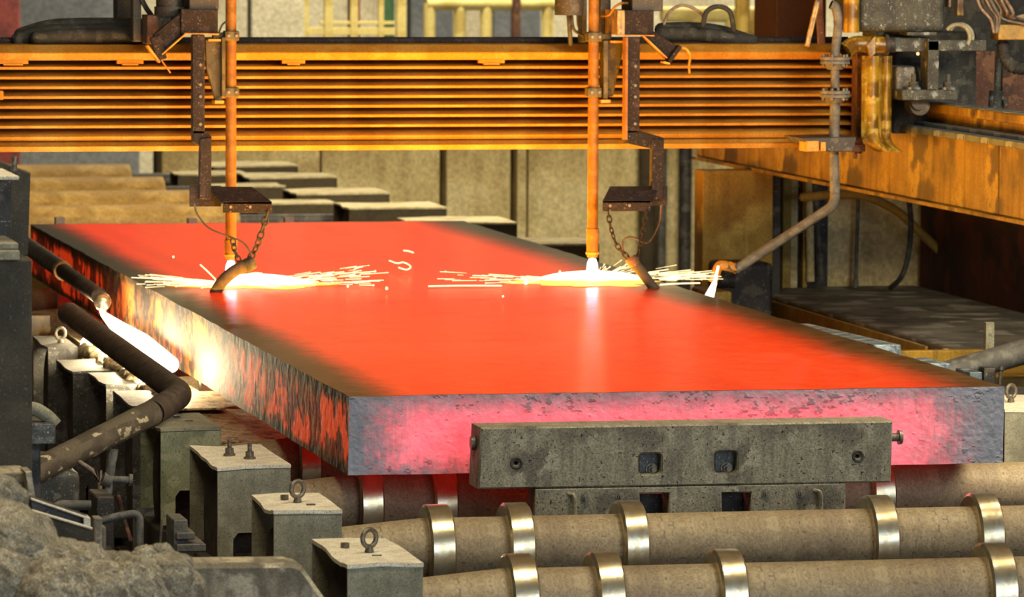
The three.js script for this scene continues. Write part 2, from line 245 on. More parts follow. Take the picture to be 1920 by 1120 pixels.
// ---------------------------------------------------------------- the glowing slab: 2.0 x 0.232 x 8.13 m, top at 1.25
{
  const W = 2, T = 0.232, L = 8.13;
  const top = [], topE = texture(512, 1024, (u, v, x, y) => {
    const dl = u * W, dr = (1 - u) * W, wob = (fbm(v * 12, u * 3, 401, 4) - 0.5), fine = fbm(u * 60, v * 240, 402, 3) - 0.5;
    const wl = 0.12 + 0.05 * wob + 0.04 * fine, wr = 0.16 + 0.08 * wob + 0.04 * fine;
    let k = smooth(wl - 0.1, wl + 0.11, dl) * smooth(wr - 0.15, wr + 0.14, dr) * smooth(-0.004, 0.025, v * L + 0.02 * fine) * smooth(0.0, 0.03, (1 - v) * L);
    const g = hash(x, y, 409) - 0.5, lane = fbm(u * 14, v * 4, 404, 4) - 0.5, spec = vnoise(u * 250, v * 900, 405) > 0.93 ? 0.75 : 1;
    k *= (1 + 0.18 * lane + 0.06 * g) * spec;
    top[y * 512 + x] = k;
    const hot = clamp(k, 0, 1.15);
    return [255 * Math.pow(hot * 0.93, 0.75), 255 * (0.175 * hot + 0.03 * lane * hot), 255 * (0.03 * hot * (1 - v) + 0.02 * g * hot)];
  });
  const topC = texture(512, 1024, (u, v, x, y) => { const n = fbm(u * 40, v * 160, 410, 4), g = hash(x, y, 411) - 0.5; return [42 + 36 * n + 14 * g, 31 + 28 * n + 11 * g, 19 + 18 * n + 7 * g]; });
  const topB = texture(512, 1024, (u, v) => { const n = 255 * fbm(u * 90, v * 360, 412, 4); return [n, n, n]; }, false);
  const mTop = new THREE.MeshPhysicalMaterial({ map: topC, emissiveMap: topE, emissive: 0xffffff, emissiveIntensity: 1.0, roughness: 0.24, specularIntensity: 0.012, bumpMap: topB, bumpScale: 0.0006 });
  const flake = (u, v) => { const a = fbm(u * 14, v * 3, 421, 4), b = fbm(u * 130, v * 22, 422, 4); return clamp(smooth(0.65, 0.73, a * 0.45 + b * 0.6 + 0.03 * (v - 0.5)) * 0.7); };
  const frontE = texture(1024, 128, (u, v, x, y) => {
    const g = hash(x, y, 433) - 0.5, lines = fbm(u * 240, v * 5, 437, 3) - 0.5, crust = fbm(u * 70, v * 12, 438, 3) - 0.5, w = fbm(u * 20, v * 3, 431, 4) - 0.5 + 0.5 * lines + 0.3 * crust;
    const dl = u * W + 0.06 * lines + 0.08 * crust, dr = (1 - u) * W + 0.09 * lines + 0.08 * crust, db = v * T + 0.02 * lines + 0.03 * crust, dt = (1 - v) * T + 0.03 * lines + 0.03 * crust;
    let k = smooth(0.02, 0.22, dl) * smooth(0.05, 0.34, dr) * smooth(-0.03, 0.09 + 0.06 * w, dt) * mix(smooth(-0.03, 0.07, db), 1, smooth(0.3, 0.6, u));
    k *= 1 - 0.9 * flake(u, v) * (0.4 + 0.6 * smooth(0.3, 0.9, Math.abs(v - 0.45) * 2)); k *= 1 + 0.16 * g + 0.22 * w;
    return [255 * Math.pow(clamp(k, 0, 1.15), 0.55), 66 * k, 84 * k];
  });
  const frontC = texture(1024, 128, (u, v, x, y) => { const n = fbm(u * 60, v * 8, 434, 4), f = flake(u, v), g = hash(x, y, 435) - 0.5, k = 116 + 40 * n - 26 * f + 24 * g; return [k * 0.95, k * 0.97, k * 1.06]; });
  const frontB = texture(1024, 128, (u, v) => { const n = 255 * (0.5 * flake(u, v) + 0.5 * fbm(u * 160, v * 20, 436, 3)); return [n, n, n]; }, false);
  const mFront = new THREE.MeshPhysicalMaterial({ map: frontC, emissiveMap: frontE, emissive: 0xffffff, emissiveIntensity: 1, roughness: 0.6, bumpMap: frontB, bumpScale: 0.004 });
  const drip = (u, v) => 0.62 * fbm(u * 110 + 0.8 * fbm(u * 50, v * 5, 445, 2), v * 2.6, 441, 4) + 0.38 * fbm(u * 300, v * 7, 444, 3);       // v: 0 bottom, 1 top
  const sideE = texture(2048, 128, (u, v, x, y) => {                                            // u: 0 far, 1 near
    const d = drip(u, v), patch = smooth(0.52, 0.62, 0.5 * d + 0.5 * fbm(u * 40, v * 1.6, 451, 4) + 0.06 * (0.5 - Math.abs(v - 0.45))) * smooth(0.02, 0.12, v) * smooth(0.98, 0.76, v), warm = 0.34 + 0.5 * (fbm(u * 20, v * 2, 443, 3) - 0.3), g = 1 + 0.25 * (hash(x, y, 446) - 0.5);
    const k = clamp(patch * (0.6 + 0.8 * (fbm(u * 160, v * 6, 447, 2))) + warm * 0.9 * smooth(0.02, 0.2, v) * smooth(1.0, 0.7, v)) * g;
    return [172 * k, 38 * k * k + 4 * k, 12 * k * k];
  });
  const sideC = texture(2048, 128, (u, v, x, y) => { const d = drip(u, v), n = fbm(u * 200, v * 10, 448, 4), dark = smooth(0.49, 0.45, d), g = hash(x, y, 449) - 0.5; const c = mix3([124, 84, 40], [52, 44, 40], clamp(dark + 0.9 * smooth(0.82, 0.95, v) * smooth(0.35, 0.6, n))); const k = 0.75 + 0.5 * n + 0.2 * g; return [c[0] * k, c[1] * k, c[2] * k]; });
  const sideB = texture(2048, 128, (u, v) => { const n = 255 * clamp(0.6 * drip(u, v) + 0.4 * fbm(u * 260, v * 12, 450, 3)); return [n, n, n]; }, false);
  const mSide = new THREE.MeshPhysicalMaterial({ map: sideC, emissiveMap: sideE, emissive: 0xffffff, emissiveIntensity: 1, roughness: 0.75, specularIntensity: 0.25, bumpMap: sideB, bumpScale: 0.006 });
  const mUnder = glow(0.16, 0.003, 0.002);
  for (const m of [mTop, mFront, mSide]) for (const t of [m.map, m.emissiveMap, m.bumpMap]) t.wrapS = t.wrapT = THREE.ClampToEdgeWrapping;
  const root = thing('steel_slab', 'long red-hot steel slab glowing on the roller table between two cutting torches', 'slab', [1, 1.25 - T / 2, -L / 2]);
  const quad = (w, h, nw, nh, edge) => { const g = new THREE.PlaneGeometry(w, h, nw, nh); return g; };
  const rough = (g, amp) => jitter(g, amp, 9, 77);
  const e = 0.004;
  const gt = new THREE.PlaneGeometry(W, L, 40, 150).rotateX(-Math.PI / 2).translate(0, T / 2, 0);
  const gf = new THREE.PlaneGeometry(W, T, 120, 14).translate(0, 0, L / 2), gb = new THREE.PlaneGeometry(W, T, 40, 6).rotateY(Math.PI).translate(0, 0, -L / 2);
  const gl = new THREE.PlaneGeometry(L, T, 360, 10).rotateY(-Math.PI / 2).translate(-W / 2, 0, 0), gr = new THREE.PlaneGeometry(L, T, 150, 6).rotateY(Math.PI / 2).translate(W / 2, 0, 0);
  const gu = new THREE.PlaneGeometry(W, L, 40, 150).rotateX(Math.PI / 2).translate(0, -T / 2, 0);
  for (const g of [gt, gf, gb, gl, gr, gu]) rough(g, 0.0035);
  obj('top_face', gt, mTop, root); obj('cut_face', gf, mFront, root); obj('cut_face', gb, mFront, root); obj('side_face', gl, mSide, root); obj('side_face', gr, mSide, root); obj('underside', gu, mUnder, root);
  for (const [n, l] of [['top_face', 'red glowing top cooled to brown along both edges'], ['cut_face', 'pink glowing end with grey flakes'], ['side_face', 'dark flaking scale with glowing cracks']]) root.children.find((c) => c.name === n).userData.label = l;
  areaLight('slab_glow_light', 1.65, L - 0.1, SLAB_GLOW, 16, [1, 1.262, -L / 2], [1, 9, -L / 2 + 1e-4]);
  areaLight('slab_end_light', 1.5, 0.18, [1, 0.16, 0.12], 1.2, [1, 1.134, 0.012], [1, 1.134, 5]);
  areaLight('slab_under_light', 1.8, L - 0.1, [1, 0.03, 0.012], 0.1, [1, 1.006, -L / 2], [1, -5, -L / 2 + 1e-4]);
}

// ---------------------------------------------------------------- roller table
const RINGS = [0.115, 0.34, 0.665, 1.39, 1.7];
function makeRoller(label) {
  const t = thing('table_roller', label, 'roller');
  obj('barrel', [cyl([0.07, 0, 0], [2.36, 0, 0], 0.09, 0.09, 40)], M.roller, t);
  obj('neck', [cyl([-0.2, 0, 0], [0.07, 0, 0], 0.066, 0.09, 32)], M.roller, t);
  obj('shaft', [cyl([2.36, 0, 0], [2.75, 0, 0], 0.055, 0.055, 24)], M.darkSteel, t);
  for (const x of RINGS) {
    const pr = [[0.088, -0.036], [0.12, -0.036], [0.128, -0.03], [0.128, 0.03], [0.12, 0.036], [0.088, 0.036]].map((p) => new THREE.Vector2(...p));
    const g = new THREE.LatheGeometry(pr, 56).rotateZ(-Math.PI / 2).translate(x, 0, 0);
    const s = uvBox(toCreasedNormals(g, 0.5));
    const r = obj('ring', s, M.ring, t); r.userData.label = 'worn bright steel ring';
  }
  return t;
}
const ROLLER_Y = 0.89;
const roller0 = makeRoller('brown steel roller with worn bright rings, nearest the viewer at the bottom');
roller0.position.set(0, ROLLER_Y, 1.815);
const nearLabels = ['brown ringed steel roller just in front of the slab end, second from the viewer', 'roller under the slab end, its barrel end showing right of the slab corner'];
for (let i = 1; i <= 9; i++) {
  const r = roller0.clone(); r.name = numbered('table_roller'); scene.add(r);
  r.position.set(i > 2 ? -0.0 : 0, ROLLER_Y, 1.815 - 1.08 * i);
  r.userData = { ...r.userData, label: nearLabels[i - 1] ?? 'steel roller in the dark carrying the hot slab from below' };
  if (i > 2) r.userData.group = 'rollers hidden under the slab';
}
const farLabels = ['first roller bar beyond the far end of the slab', 'second roller bar beyond the far end of the slab', 'third roller bar beyond the far end of the slab', 'fourth roller bar beyond the slab, half hidden by the beam', 'farthest roller bar behind the cutting beam'];
[-11.6, -13.3, -14.75, -16.25, -17.8].forEach((z, i) => {
  const t = thing('table_roller', farLabels[i], 'roller', [0, ROLLER_Y + 0.03, z]);
  obj('barrel', cyl([-0.4, -0.09, 0], [1.75, -0.09, 0], 0.2, 0.2, 40), M.farRoller, t);
  obj('shaft', cyl([1.75, 0, 0], [2.4, 0, 0], 0.05, 0.05, 20), M.darkSteel, t);
});
for (const [x, y, l] of [[0.217, 1.239, 'small pale block at the far left above the slab end'], [0.842, 1.229, 'small pale block above the far slab edge left of the left torch'], [1.302, 1.23, 'small pale block above the far slab edge right of the left torch']]) single('end_block', span(x - 0.022, x + 0.022, 0, y, -8.86, -8.8, 0.004), M.coverDustLit, l, 'block');
// ---- bearing covers: a bent sheet with a top, front and back plate (each with an arched cut-out), open to both sides
function coverSheet(w, d, h, cut) {
  const t = 0.008, front = [[0, -h], [0, 0], [w, 0], [w, -h * 0.96], [w - 0.035, -h * 0.96], [w - 0.035, -cut - 0.02], [w - 0.05, -cut], [0.06, -cut], [0.045, -cut - 0.02], [0.045, -h]];
  return [plate(front, d - t, d, 0.0015), plate(front, 0, t, 0.0015)];
}
function makeCover(name, label, m, mTop, [x, y, z], w, d, h, cut, extras, group) {
  const c = thing(name, label, 'cover', [x, y, z], group);
  obj('side_plate', coverSheet(w, d, h, cut)[0], m, c); obj('side_plate', coverSheet(w, d, h, cut)[1], m, c);
  const g = new THREE.BoxGeometry(w + 0.004, 0.01, d + 0.004, 8, 1, 12).translate(w / 2, 0.002, d / 2), p = g.attributes.position, seed = Math.round(z * 10);
  for (let i = 0; i < p.count; i++) { const u = p.getX(i) / w, v = p.getZ(i) / d; p.setY(i, p.getY(i) + 0.008 * (vnoise(u * 2.2, v * 2.2, 600 + seed) - 0.5) - 0.012 * smooth(0.4, 0, u) * smooth(0.3, 0.6, v) * smooth(1, 0.8, v) * vnoise(v * 5, 1, seed + 3)); }
  obj('top_plate', uvBox(g), mTop, c);
  obj('bearing_block', [cyl([0.03, -0.2, d / 2], [w - 0.02, -0.2, d / 2], d * 0.36, d * 0.36, 28), span(0.035, w - 0.03, -h - 0.12, -0.2, d * 0.16, d * 0.84)], M.sootPipe, c);
  for (const [kind, bx, bz] of extras) {
    if (kind === 'bolt') { const b = obj('bolt', hexBolt(0.012, 0.05), M.bolt, c); b.position.set(bx, 0.008, bz); }
    if (kind === 'nut') { const b = obj('nut', cyl([0, 0, 0], [0, 0.012, 0], 0.012, 0.012, 6), M.bolt, c); b.position.set(bx, 0.008, bz); }
    if (kind === 'eye') { const g2 = new THREE.TorusGeometry(0.022, 0.0065, 10, 22).rotateY(0.5).translate(0, 0.036, 0), s = uvBox(g2.clone()); s.setAttribute('normal', g2.toNonIndexed().attributes.normal); const b = obj('lifting_eye', [s, cyl([0, 0, 0], [0, 0.014, 0], 0.012, 0.009)], M.bolt, c); b.position.set(bx, 0.008, bz); }
    if (kind === 'hole') { const b = obj('bolt_hole', box(0.024, 0.004, 0.012, 0, 0, 0, 0.001), M.darkSteel, c); b.position.set(bx, 0.009, bz); }
  }
  obj('pedestal', [span(0.0, w, -y, -h - 0.02, d * 0.12, d * 0.88, 0.01)], M.darkSteel, c);
  return c;
}
makeCover('bearing_cover', 'dusty grey bearing cover with a lifting eye, nearest of the row left of the rollers', M.cover, M.coverDustLit, [-0.378, 1.03, 1.57], 0.19, 0.52, 0.4, 0.3, [['eye', 0.095, 0.3], ['hole', 0.1, 0.38], ['nut', 0.05, 0.2]]);
makeCover('bearing_cover', 'dusty grey bearing cover with a lifting eye, second from the viewer', M.cover, M.coverDustLit, [-0.378, 1.03, 0.58], 0.186, 0.38, 0.4, 0.32, [['eye', 0.095, 0.2], ['hole', 0.12, 0.27], ['nut', 0.07, 0.13]]);
makeCover('bearing_cover', 'grey bearing cover with two upright bolts on its dusty top', M.cover, M.coverDustLit, [-0.366, 1.03, -0.69], 0.215, 0.56, 0.28, 0.19, [['bolt', 0.075, 0.3], ['bolt', 0.12, 0.4]]);
makeCover('bearing_cover', 'green-grey bearing cover below the pipe elbow, with an arched cut-out', M.coverGreen, M.cover, [-0.38, 1.03, -1.69], 0.19, 0.47, 0.3, 0.19, [['hole', 0.1, 0.12], ['hole', 0.12, 0.26]]);
makeCover('bearing_cover', 'dark bearing cover half hidden behind the bent pipe', M.coverDark, M.coverDark, [-0.336, 1.005, -2.7], 0.15, 0.5, 0.5, 0.4, []);
makeCover('bearing_cover', 'plain dark grey bearing cover under the straight pipe run', M.coverDark, M.coverDark, [-0.315, 0.995, -3.55], 0.125, 0.5, 0.5, 0.4, []);
makeCover('bearing_cover', 'dark bearing cover with glittering flakes on top, right behind the eye-bolted one', M.coverDark, M.coverDark, [-0.354, 0.985, -4.18], 0.14, 0.5, 0.5, 0.4, []);
makeCover('bearing_cover', 'farthest dark bearing cover with a ring bolt beside the left machine', M.coverDark, M.coverDark, [-0.354, 1.005, -4.95], 0.11, 0.5, 0.55, 0.4, [['eye', 0.07, 0.3]]);
makeCover('bearing_cover', 'grey bearing cover with a ring bolt at the right edge, beside the slab corner', M.cover, M.coverDustLit, [2.44, 1.03, -1.85], 0.34, 0.5, 0.3, 0.2, [['eye', 0.1, 0.25]]);
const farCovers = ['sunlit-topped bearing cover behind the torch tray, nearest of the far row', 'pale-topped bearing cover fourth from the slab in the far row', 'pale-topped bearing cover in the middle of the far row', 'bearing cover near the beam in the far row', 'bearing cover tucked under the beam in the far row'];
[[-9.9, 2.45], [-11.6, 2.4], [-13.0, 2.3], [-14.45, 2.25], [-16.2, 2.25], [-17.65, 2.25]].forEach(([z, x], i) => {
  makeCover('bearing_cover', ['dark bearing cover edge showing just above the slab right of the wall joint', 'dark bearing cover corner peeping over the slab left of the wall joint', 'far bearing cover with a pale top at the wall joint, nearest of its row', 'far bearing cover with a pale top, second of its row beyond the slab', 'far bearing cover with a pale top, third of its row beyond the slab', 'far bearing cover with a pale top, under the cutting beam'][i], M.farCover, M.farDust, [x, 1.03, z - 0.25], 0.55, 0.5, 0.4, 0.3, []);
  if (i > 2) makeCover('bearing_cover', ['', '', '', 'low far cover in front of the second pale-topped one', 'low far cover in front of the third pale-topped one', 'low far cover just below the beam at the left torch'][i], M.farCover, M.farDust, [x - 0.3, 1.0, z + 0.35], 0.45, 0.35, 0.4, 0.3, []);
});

// ---------------------------------------------------------------- slab stop in front of the slab end
{
  const z0 = 0.16, z1 = 0.3;
  const t = thing('stop_plate', 'thick worn grey stop plate with two square windows across the slab end', 'plate', [0, 0, 0]);
  const a = [0.337, 1.179, 0.3], b = [1.56, 1.178, 0.3], c = [1.556, 1.007, 0.3], d = [0.33, 1.011, 0.3];
  const w1 = roundRect(0.797, 0.872, 1.035, 1.105, 0.016), w2 = roundRect(1.023, 1.1, 1.034, 1.106, 0.016);
  obj('plate', plate([a, d, c, b], z0, z1, 0.006, [w1, w2, ringPts(0.437, 1.08, 0.011), ringPts(1.459, 1.081, 0.011)]), M.stop, t);
  for (const [p, s] of [[[0.349, 1.133, 0.23], -1], [[1.58, 1.127, 0.23], 1]]) obj('stud', [cyl(p, [p[0] + s * 0.025, p[1], p[2]], 0.012), cyl([p[0] + s * 0.022, p[1], p[2]], [p[0] + s * 0.032, p[1], p[2]], 0.022, 0.02)], M.bolt, t);
  for (const p of [[0.437, 1.08, 0.3], [1.459, 1.081, 0.3]]) { const g = new THREE.TorusGeometry(0.015, 0.004, 8, 24).translate(...p); obj('hole_rim', uvBox(g), M.darkSteel, t); }
  for (const p of [[0.861, 1.036, 0.2], [1.088, 1.035, 0.2]]) obj('window_back', [span(p[0] - 0.05, p[0] + 0.05, p[1] - 0.03, p[1] + 0.07, 0.235, 0.255)], M.coverDark, t);
  for (const p of [[0.848, 1.05, 0.256], [1.073, 1.049, 0.256]]) { const q = obj('bolt', hexBolt(0.012, 0.03).rotateX(Math.PI / 2), M.bolt, t); q.position.set(p[0], p[1], p[2]); }
  const s = thing('stop_bracket', 'lower grey bracket with bolts and two handles under the stop plate', 'bracket', [0, 0, 0]);
  const e = [0.497, 1, 0.3], f = [1.42, 0.999, 0.3], y0 = e[1] - 0.16;
  obj('plate', plate([e, [e[0], y0], [f[0], y0], f], 0.2, 0.3, 0.004, [[[0.801, 0.987, 0.3], [0.801, y0 + 0.02], [0.895, y0 + 0.02], [0.895, 0.987, 0.3]], [[1.046, 0.984, 0.3], [1.047, y0 + 0.02], [1.141, y0 + 0.02], [1.141, 0.984, 0.3]]]), M.stop, s);
  obj('window_back', span(0.796, 1.199, y0, e[1] - 0.03, 0.17, 0.195), M.darkSteel, s);
  for (const p of [[0.639, 0.975, 0.3], [0.744, 0.978, 0.3], [1.18, 0.977, 0.3], [1.286, 0.976, 0.3]]) { const q = obj('bolt', hexBolt(0.009, 0.022).rotateX(Math.PI / 2), M.bolt, s); q.position.set(...p); }
  for (const p of [[0.592, 0.987, 0.3], [1.328, 0.983, 0.3]]) obj('handle', [tube([[p[0], p[1], p[2]], [p[0] + 0.012, p[1] - 0.004, p[2] + 0.02], [p[0] + 0.014, p[1] - 0.03, p[2] + 0.022], [p[0] + 0.014, p[1] - 0.07, p[2] + 0.02]], 0.006, 16, 8)], M.stop, s);
  obj('foot', [span(e[0] + 0.1, e[0] + 0.2, 0, y0 + 0.02, 0.2, 0.29), span(f[0] - 0.2, f[0] - 0.1, 0, y0 + 0.02, 0.2, 0.29)], M.darkSteel, s);
  obj('arm', [span(e[0] + 0.15, e[0] + 0.25, e[1] - 0.03, e[1] + 0.06, 0.18, 0.28), span(f[0] - 0.25, f[0] - 0.15, f[1] - 0.03, f[1] + 0.06, 0.18, 0.28)], M.stop, s);
}

// ---------------------------------------------------------------- the cutting gantry
{
  const x0 = -3.4, x1 = 2.826, zf = -4.5;
  const Y = [2.158, 2.131, 2.099, 2.09];
  const t = thing('gantry_beam', 'wide ribbed cutting gantry beam with orange-lit ribs spanning above the slab', 'beam', [0, 0, 0]);
  obj('top_flange', alongX([[zf - 0.14, Y[0] + 0.004], [zf - 0.004, Y[0]], [zf + 0.038, Y[1]], [zf + 0.034, Y[1] - 0.002], [zf - 0.14, Y[2]]], x0, x1), M.ribs, t);
  obj('flange_front', alongX([[zf + 0.039, Y[1]], [zf + 0.041, Y[1] - 0.004], [zf + 0.012, Y[2] + 0.002], [zf - 0.02, Y[2]], [zf - 0.03, Y[2] + 0.004]], x0, x1), M.ribs, t);
  const lips = [2.071, 2.034, 1.997, 1.96, 1.923, 1.886, 1.848];
  let above = Y[2] - 0.004;
  for (const y of lips) {
    const rib = obj('rib', alongX([[zf - 0.14, above - 0.002], [zf - 0.125, above - 0.004], [zf - 0.004, y + 0.0045], [zf - 0.004, y - 0.003], [zf - 0.14, y - 0.001]], x0, x1), M.ribs, t);
    obj('rib_edge', alongX([[zf - 0.006, y + 0.0055], [zf, y + 0.0055], [zf + 0.004, y + 0.0035], [zf - 0.001, y - 0.005], [zf - 0.012, y - 0.0065]], x0, x1), M.ribs, rib);
    above = y - 0.004;
  }
  const b = [1.816, 1.794, 1.775, 1.754];
  obj('rib', alongX([[zf - 0.14, above], [zf - 0.125, above - 0.004], [zf - 0.012, b[0] + 0.002], [zf - 0.14, b[0]]], x0, x1), M.ribs, t);
  obj('bottom_flange', alongX([[zf - 0.14, b[0] - 0.001], [zf - 0.01, b[0] + 0.002], [zf + 0.004, b[0] - 0.006], [zf - 0.012, b[1]], [zf - 0.14, b[1] - 0.002]], x0, x1), M.ribs, t);
  obj('bottom_flange', alongX([[zf - 0.14, b[1] - 0.002], [zf - 0.03, b[1] - 0.004], [zf - 0.004, b[2]], [zf + 0.012, b[2] - 0.002], [zf + 0.004, b[3]], [zf - 0.14, b[3]]], x0, x1), M.ribs, t);
  obj('box_girder', span(x0, x1, b[3] + 0.003, Y[0] - 0.002, zf - 0.5, zf - 0.138, 0.004), M.darkSteel, t);
  for (const [px0, px1] of [[-.538, -.423], [-.087, 0.015], [0.548, 0.637], [1.314, 1.417]]) obj('clip', [span(px0, px1, Y[2] - 0.012, Y[2] + 0.003, zf - 0.02, zf + 0.014, 0.002), span(px0 + 0.02, px1 - 0.02, Y[2] - 0.018, Y[2] - 0.01, zf - 0.01, zf + 0.016, 0.002)], M.ribs, t);
  obj('end_plate', span(x1 - 0.004, x1 + 0.016, 1.732, 2.14, zf - 0.3, zf + 0.05), M.rustBrown, t);
  const rail = thing('beam_pipe', 'dark maroon pipe running along the top edge of the gantry beam', 'pipe');
  obj('pipe', [cyl([x0, 2.169, -4.62], [x1, 2.169 + 0.002, -4.62], 0.0145, 0.0145, 16)], M.armBrown, rail);
  obj('leg', [span(-3.3, -3.0, 0, 1.76, -4.95, -4.6, 0.01), span(-3.5, -2.8, 0, 0.04, -5.1, -4.45, 0.01)], M.girder, t);
  // small bracket at the left edge of the frame
  obj('side_lug', span(-.546, -.522, 1.953, 1.988, -4.5, -4.44), M.ribs, t);
}
// ---- torches: one long yellow pole each, with clamps, a tip and its flame
function torch(label, x, z, yTip, yNozzle, yTop) {
  const t = thing('cutting_torch', label, 'torch', [x, 0, z]);
  obj('pole', cyl([0, yTip, 0], [0, yTop, 0], 0.0205, 0.0205, 28), M.torchPaint, t);
  obj('nozzle', [cyl([0, yNozzle + 0.012, 0], [0, yTip + 0.01, 0], 0.022, 0.0245, 28), cyl([0, yNozzle, 0], [0, yNozzle + 0.014, 0], 0.019, 0.022, 28)], M.torchPaint, t);
  obj('nozzle_ring', cyl([0, yNozzle + 0.012, 0], [0, yNozzle + 0.02, 0], 0.0255, 0.0255, 28), M.flange, t);
  return t;
}
const TL = [0.326, 1.727, -4.33], TR = [1.725, 1.721, -4.3];
const torchL = torch('left yellow cutting torch, its tip half hidden by the hanging chain', TL[0], -4.33, 1.414, 1.349, 2.75);
const torchR = torch('right yellow cutting torch with an unobstructed white jet', TR[0], -4.3, 1.446, 1.346, 2.75);
for (const [t, pys, s] of [[torchL, [2.197, 1.984], -1], [torchR, [2.193, 1.981], 1]]) for (const y of pys) {
  const c = obj('clamp', [box(0.056, 0.038, 0.06, 0, y, 0, 0.006), box(0.05, 0.024, 0.03, s * 0.045, y, -0.01, 0.004)], M.bracketPaint, t);
  const b = obj('clamp_bolt', [cyl([-0.014, y, 0.03], [-0.014, y, 0.038], 0.006, 0.006, 6), cyl([0.016, y, 0.03], [0.016, y, 0.038], 0.006, 0.006, 6)], M.bolt, c);
}
// ---- torch carriages riding on the beam
{
  const t = thing('torch_carriage', 'dark left torch carriage with a splayed deflector arm on the beam', 'carriage');
  const zb = -4.2, P = (a) => a;
  obj('carriage_box', [span(0.124, 0.257, 2.208, 2.3, -4.42, zb, 0.003), span(0.118, 0.126, 2.208, 2.3, -4.3, zb + 0.003, 0.001)], M.armBrown, t);
  obj('box_lip', bar([0.126, 2.208, -4.195], [0.259, 2.206, -4.195], 0.01, 0.007), M.flange, t);
  obj('column', [span(0.151, 0.263, 2.296, 2.75, -4.4, -4.22)], M.darkSteel, t);
  obj('deflector', plate([[0.132, 2.298, -4.21], [0.132, 2.208, -4.21], [0.045, 2.13, -4.21], [0.017, 2.202, -4.21]], -4.24, -4.21, 0.003), M.armBrown, t);
  obj('deflector_edge', bar([0.133, 2.208, -4.2], [0.044, 2.131, -4.2], 0.03, 0.006), M.flange, t);
  obj('deflector_foot', bar([-.014, 2.166, -4.2], [0.034, 2.101, -4.2], 0.05, 0.009), M.flange, t);
  obj('foot_rib', bar([0.019, 2.198, -4.205], [0.045, 2.11, -4.205], 0.04, 0.02), M.armBrown, t);
  obj('whisker', tube([[0.044, 2.109, -4.2], [0.058, 2.087, -4.2], [0.076, 2.063, -4.2]], 0.003, 8, 6), M.flange, t);
  obj('bracket', [plate([[0.226, 2.184, -4.3], [0.287, 2.184, -4.3], [0.287, 1.951, -4.3], [0.265, 1.951, -4.3], [0.23, 2.075, -4.3]], -4.33, -4.3, 0.002), span(0.282, 0.296, 1.971, 2.192, -4.34, -4.27, 0.002)], M.bracketPaint, t);
  obj('bracket_tab', [span(0.255, 0.291, 1.943, 1.955, -4.34, -4.27, 0.002), span(0.229, 0.277, 2.178, 2.186, -4.32, -4.26, 0.001)], M.flange, t);
  obj('motor', [cyl([0.091, 2.211, -4.32], [0.091, 2.6, -4.32], 0.05, 0.055, 24), cyl([0.095, 2.271, -4.32], [0.095, 2.307, -4.32], 0.062, 0.062, 24)], M.darkSteel, t);
  obj('side_box', [span(0.003, 0.059, 2.166, 2.275, -4.45, -4.3)], M.rustBrown, t);
  obj('hose', [tube([[-.009, 2.346, -4.4], [0.01, 2.306, -4.4], [0.032, 2.274, -4.4]], 0.01, 10, 8), tube([[0.275, 2.208, -4.3], [0.291, 2.242, -4.3], [0.329, 2.255, -4.36]], 0.004, 10, 6)], M.blackRubber, t);
  obj('post', [span(-.034, -.002, 2.172, 2.6, -4.5, -4.42)], M.darkSteel, t);

  const r = thing('torch_carriage', 'rust-brown right torch carriage with a mirrored deflector arm on the beam', 'carriage');
  obj('carriage_box', [span(1.822, 1.937, 2.202, 2.297, -4.42, zb, 0.003)], M.armBrown, r);
  obj('box_cheek', span(1.793, 1.823, 2.202, 2.297, -4.4, zb + 0.003, 0.002), M.yellow, r);  // yellow cheek paints in the flame light on the box's left face
  obj('box_lip', bar([1.792, 2.202, -4.195], [1.938, 2.2, -4.195], 0.01, 0.005), M.flange, r);
  obj('column', [span(1.856, 1.978, 2.293, 2.75, -4.4, -4.22)], M.darkSteel, r);
  obj('deflector', plate([[1.894, 2.199, -4.21], [1.94, 2.214, -4.21], [2.032, 2.157, -4.21], [1.995, 2.108, -4.21]], -4.24, -4.21, 0.003), M.armBrown, r);
  obj('deflector_edge', bar([1.893, 2.2, -4.2], [1.988, 2.114, -4.2], 0.03, 0.006), M.flange, r);
  obj('deflector_foot', [bar([1.993, 2.1, -4.2], [2.038, 2.161, -4.2], 0.05, 0.016)], M.armBrown, r);
  obj('foot_tip', bar([1.967, 2.1, -4.19], [1.994, 2.094, -4.19], 0.05, 0.008), M.flange, r);
  obj('whisker', tube([[2.036, 2.157, -4.2], [2.066, 2.149, -4.2], [2.081, 2.122, -4.2], [2.077, 2.088, -4.2], [2.079, 2.059, -4.2]], 0.005, 14, 6), M.flange, r);
  obj('bracket', [plate([[1.783, 2.175, -4.3], [1.848, 2.175, -4.3], [1.801, 1.966, -4.3], [1.78, 1.962, -4.3]], -4.33, -4.3, 0.002), span(1.758, 1.776, 1.957, 2.179, -4.34, -4.27, 0.002)], M.bracketPaint, r);
  obj('bracket_tab', [span(1.783, 1.85, 2.171, 2.179, -4.32, -4.26, 0.001), span(1.749, 1.786, 1.941, 1.953, -4.33, -4.27, 0.001)], M.flange, r);
  obj('motor', [cyl([1.632, 2.276, -4.32], [1.632, 2.6, -4.32], 0.055, 0.055, 24)], M.darkSteel, r);
  obj('post', [span(1.778, 1.82, 2.171, 2.6, -4.5, -4.42), span(1.707, 1.726, 2.168, 2.6, -4.5, -4.42)], M.darkSteel, r);
  obj('hose', [tube([[1.637, 2.276, -4.35], [1.641, 2.231, -4.35], [1.657, 2.164, -4.4]], 0.009, 12, 8), tube([[1.649, 2.276, -4.35], [1.658, 2.221, -4.35], [1.703, 2.197, -4.4]], 0.006, 12, 8), tube([[1.67, 2.282, -4.35], [1.673, 2.235, -4.35], [1.699, 2.213, -4.4]], 0.003, 12, 6)], M.blackRubber, r);
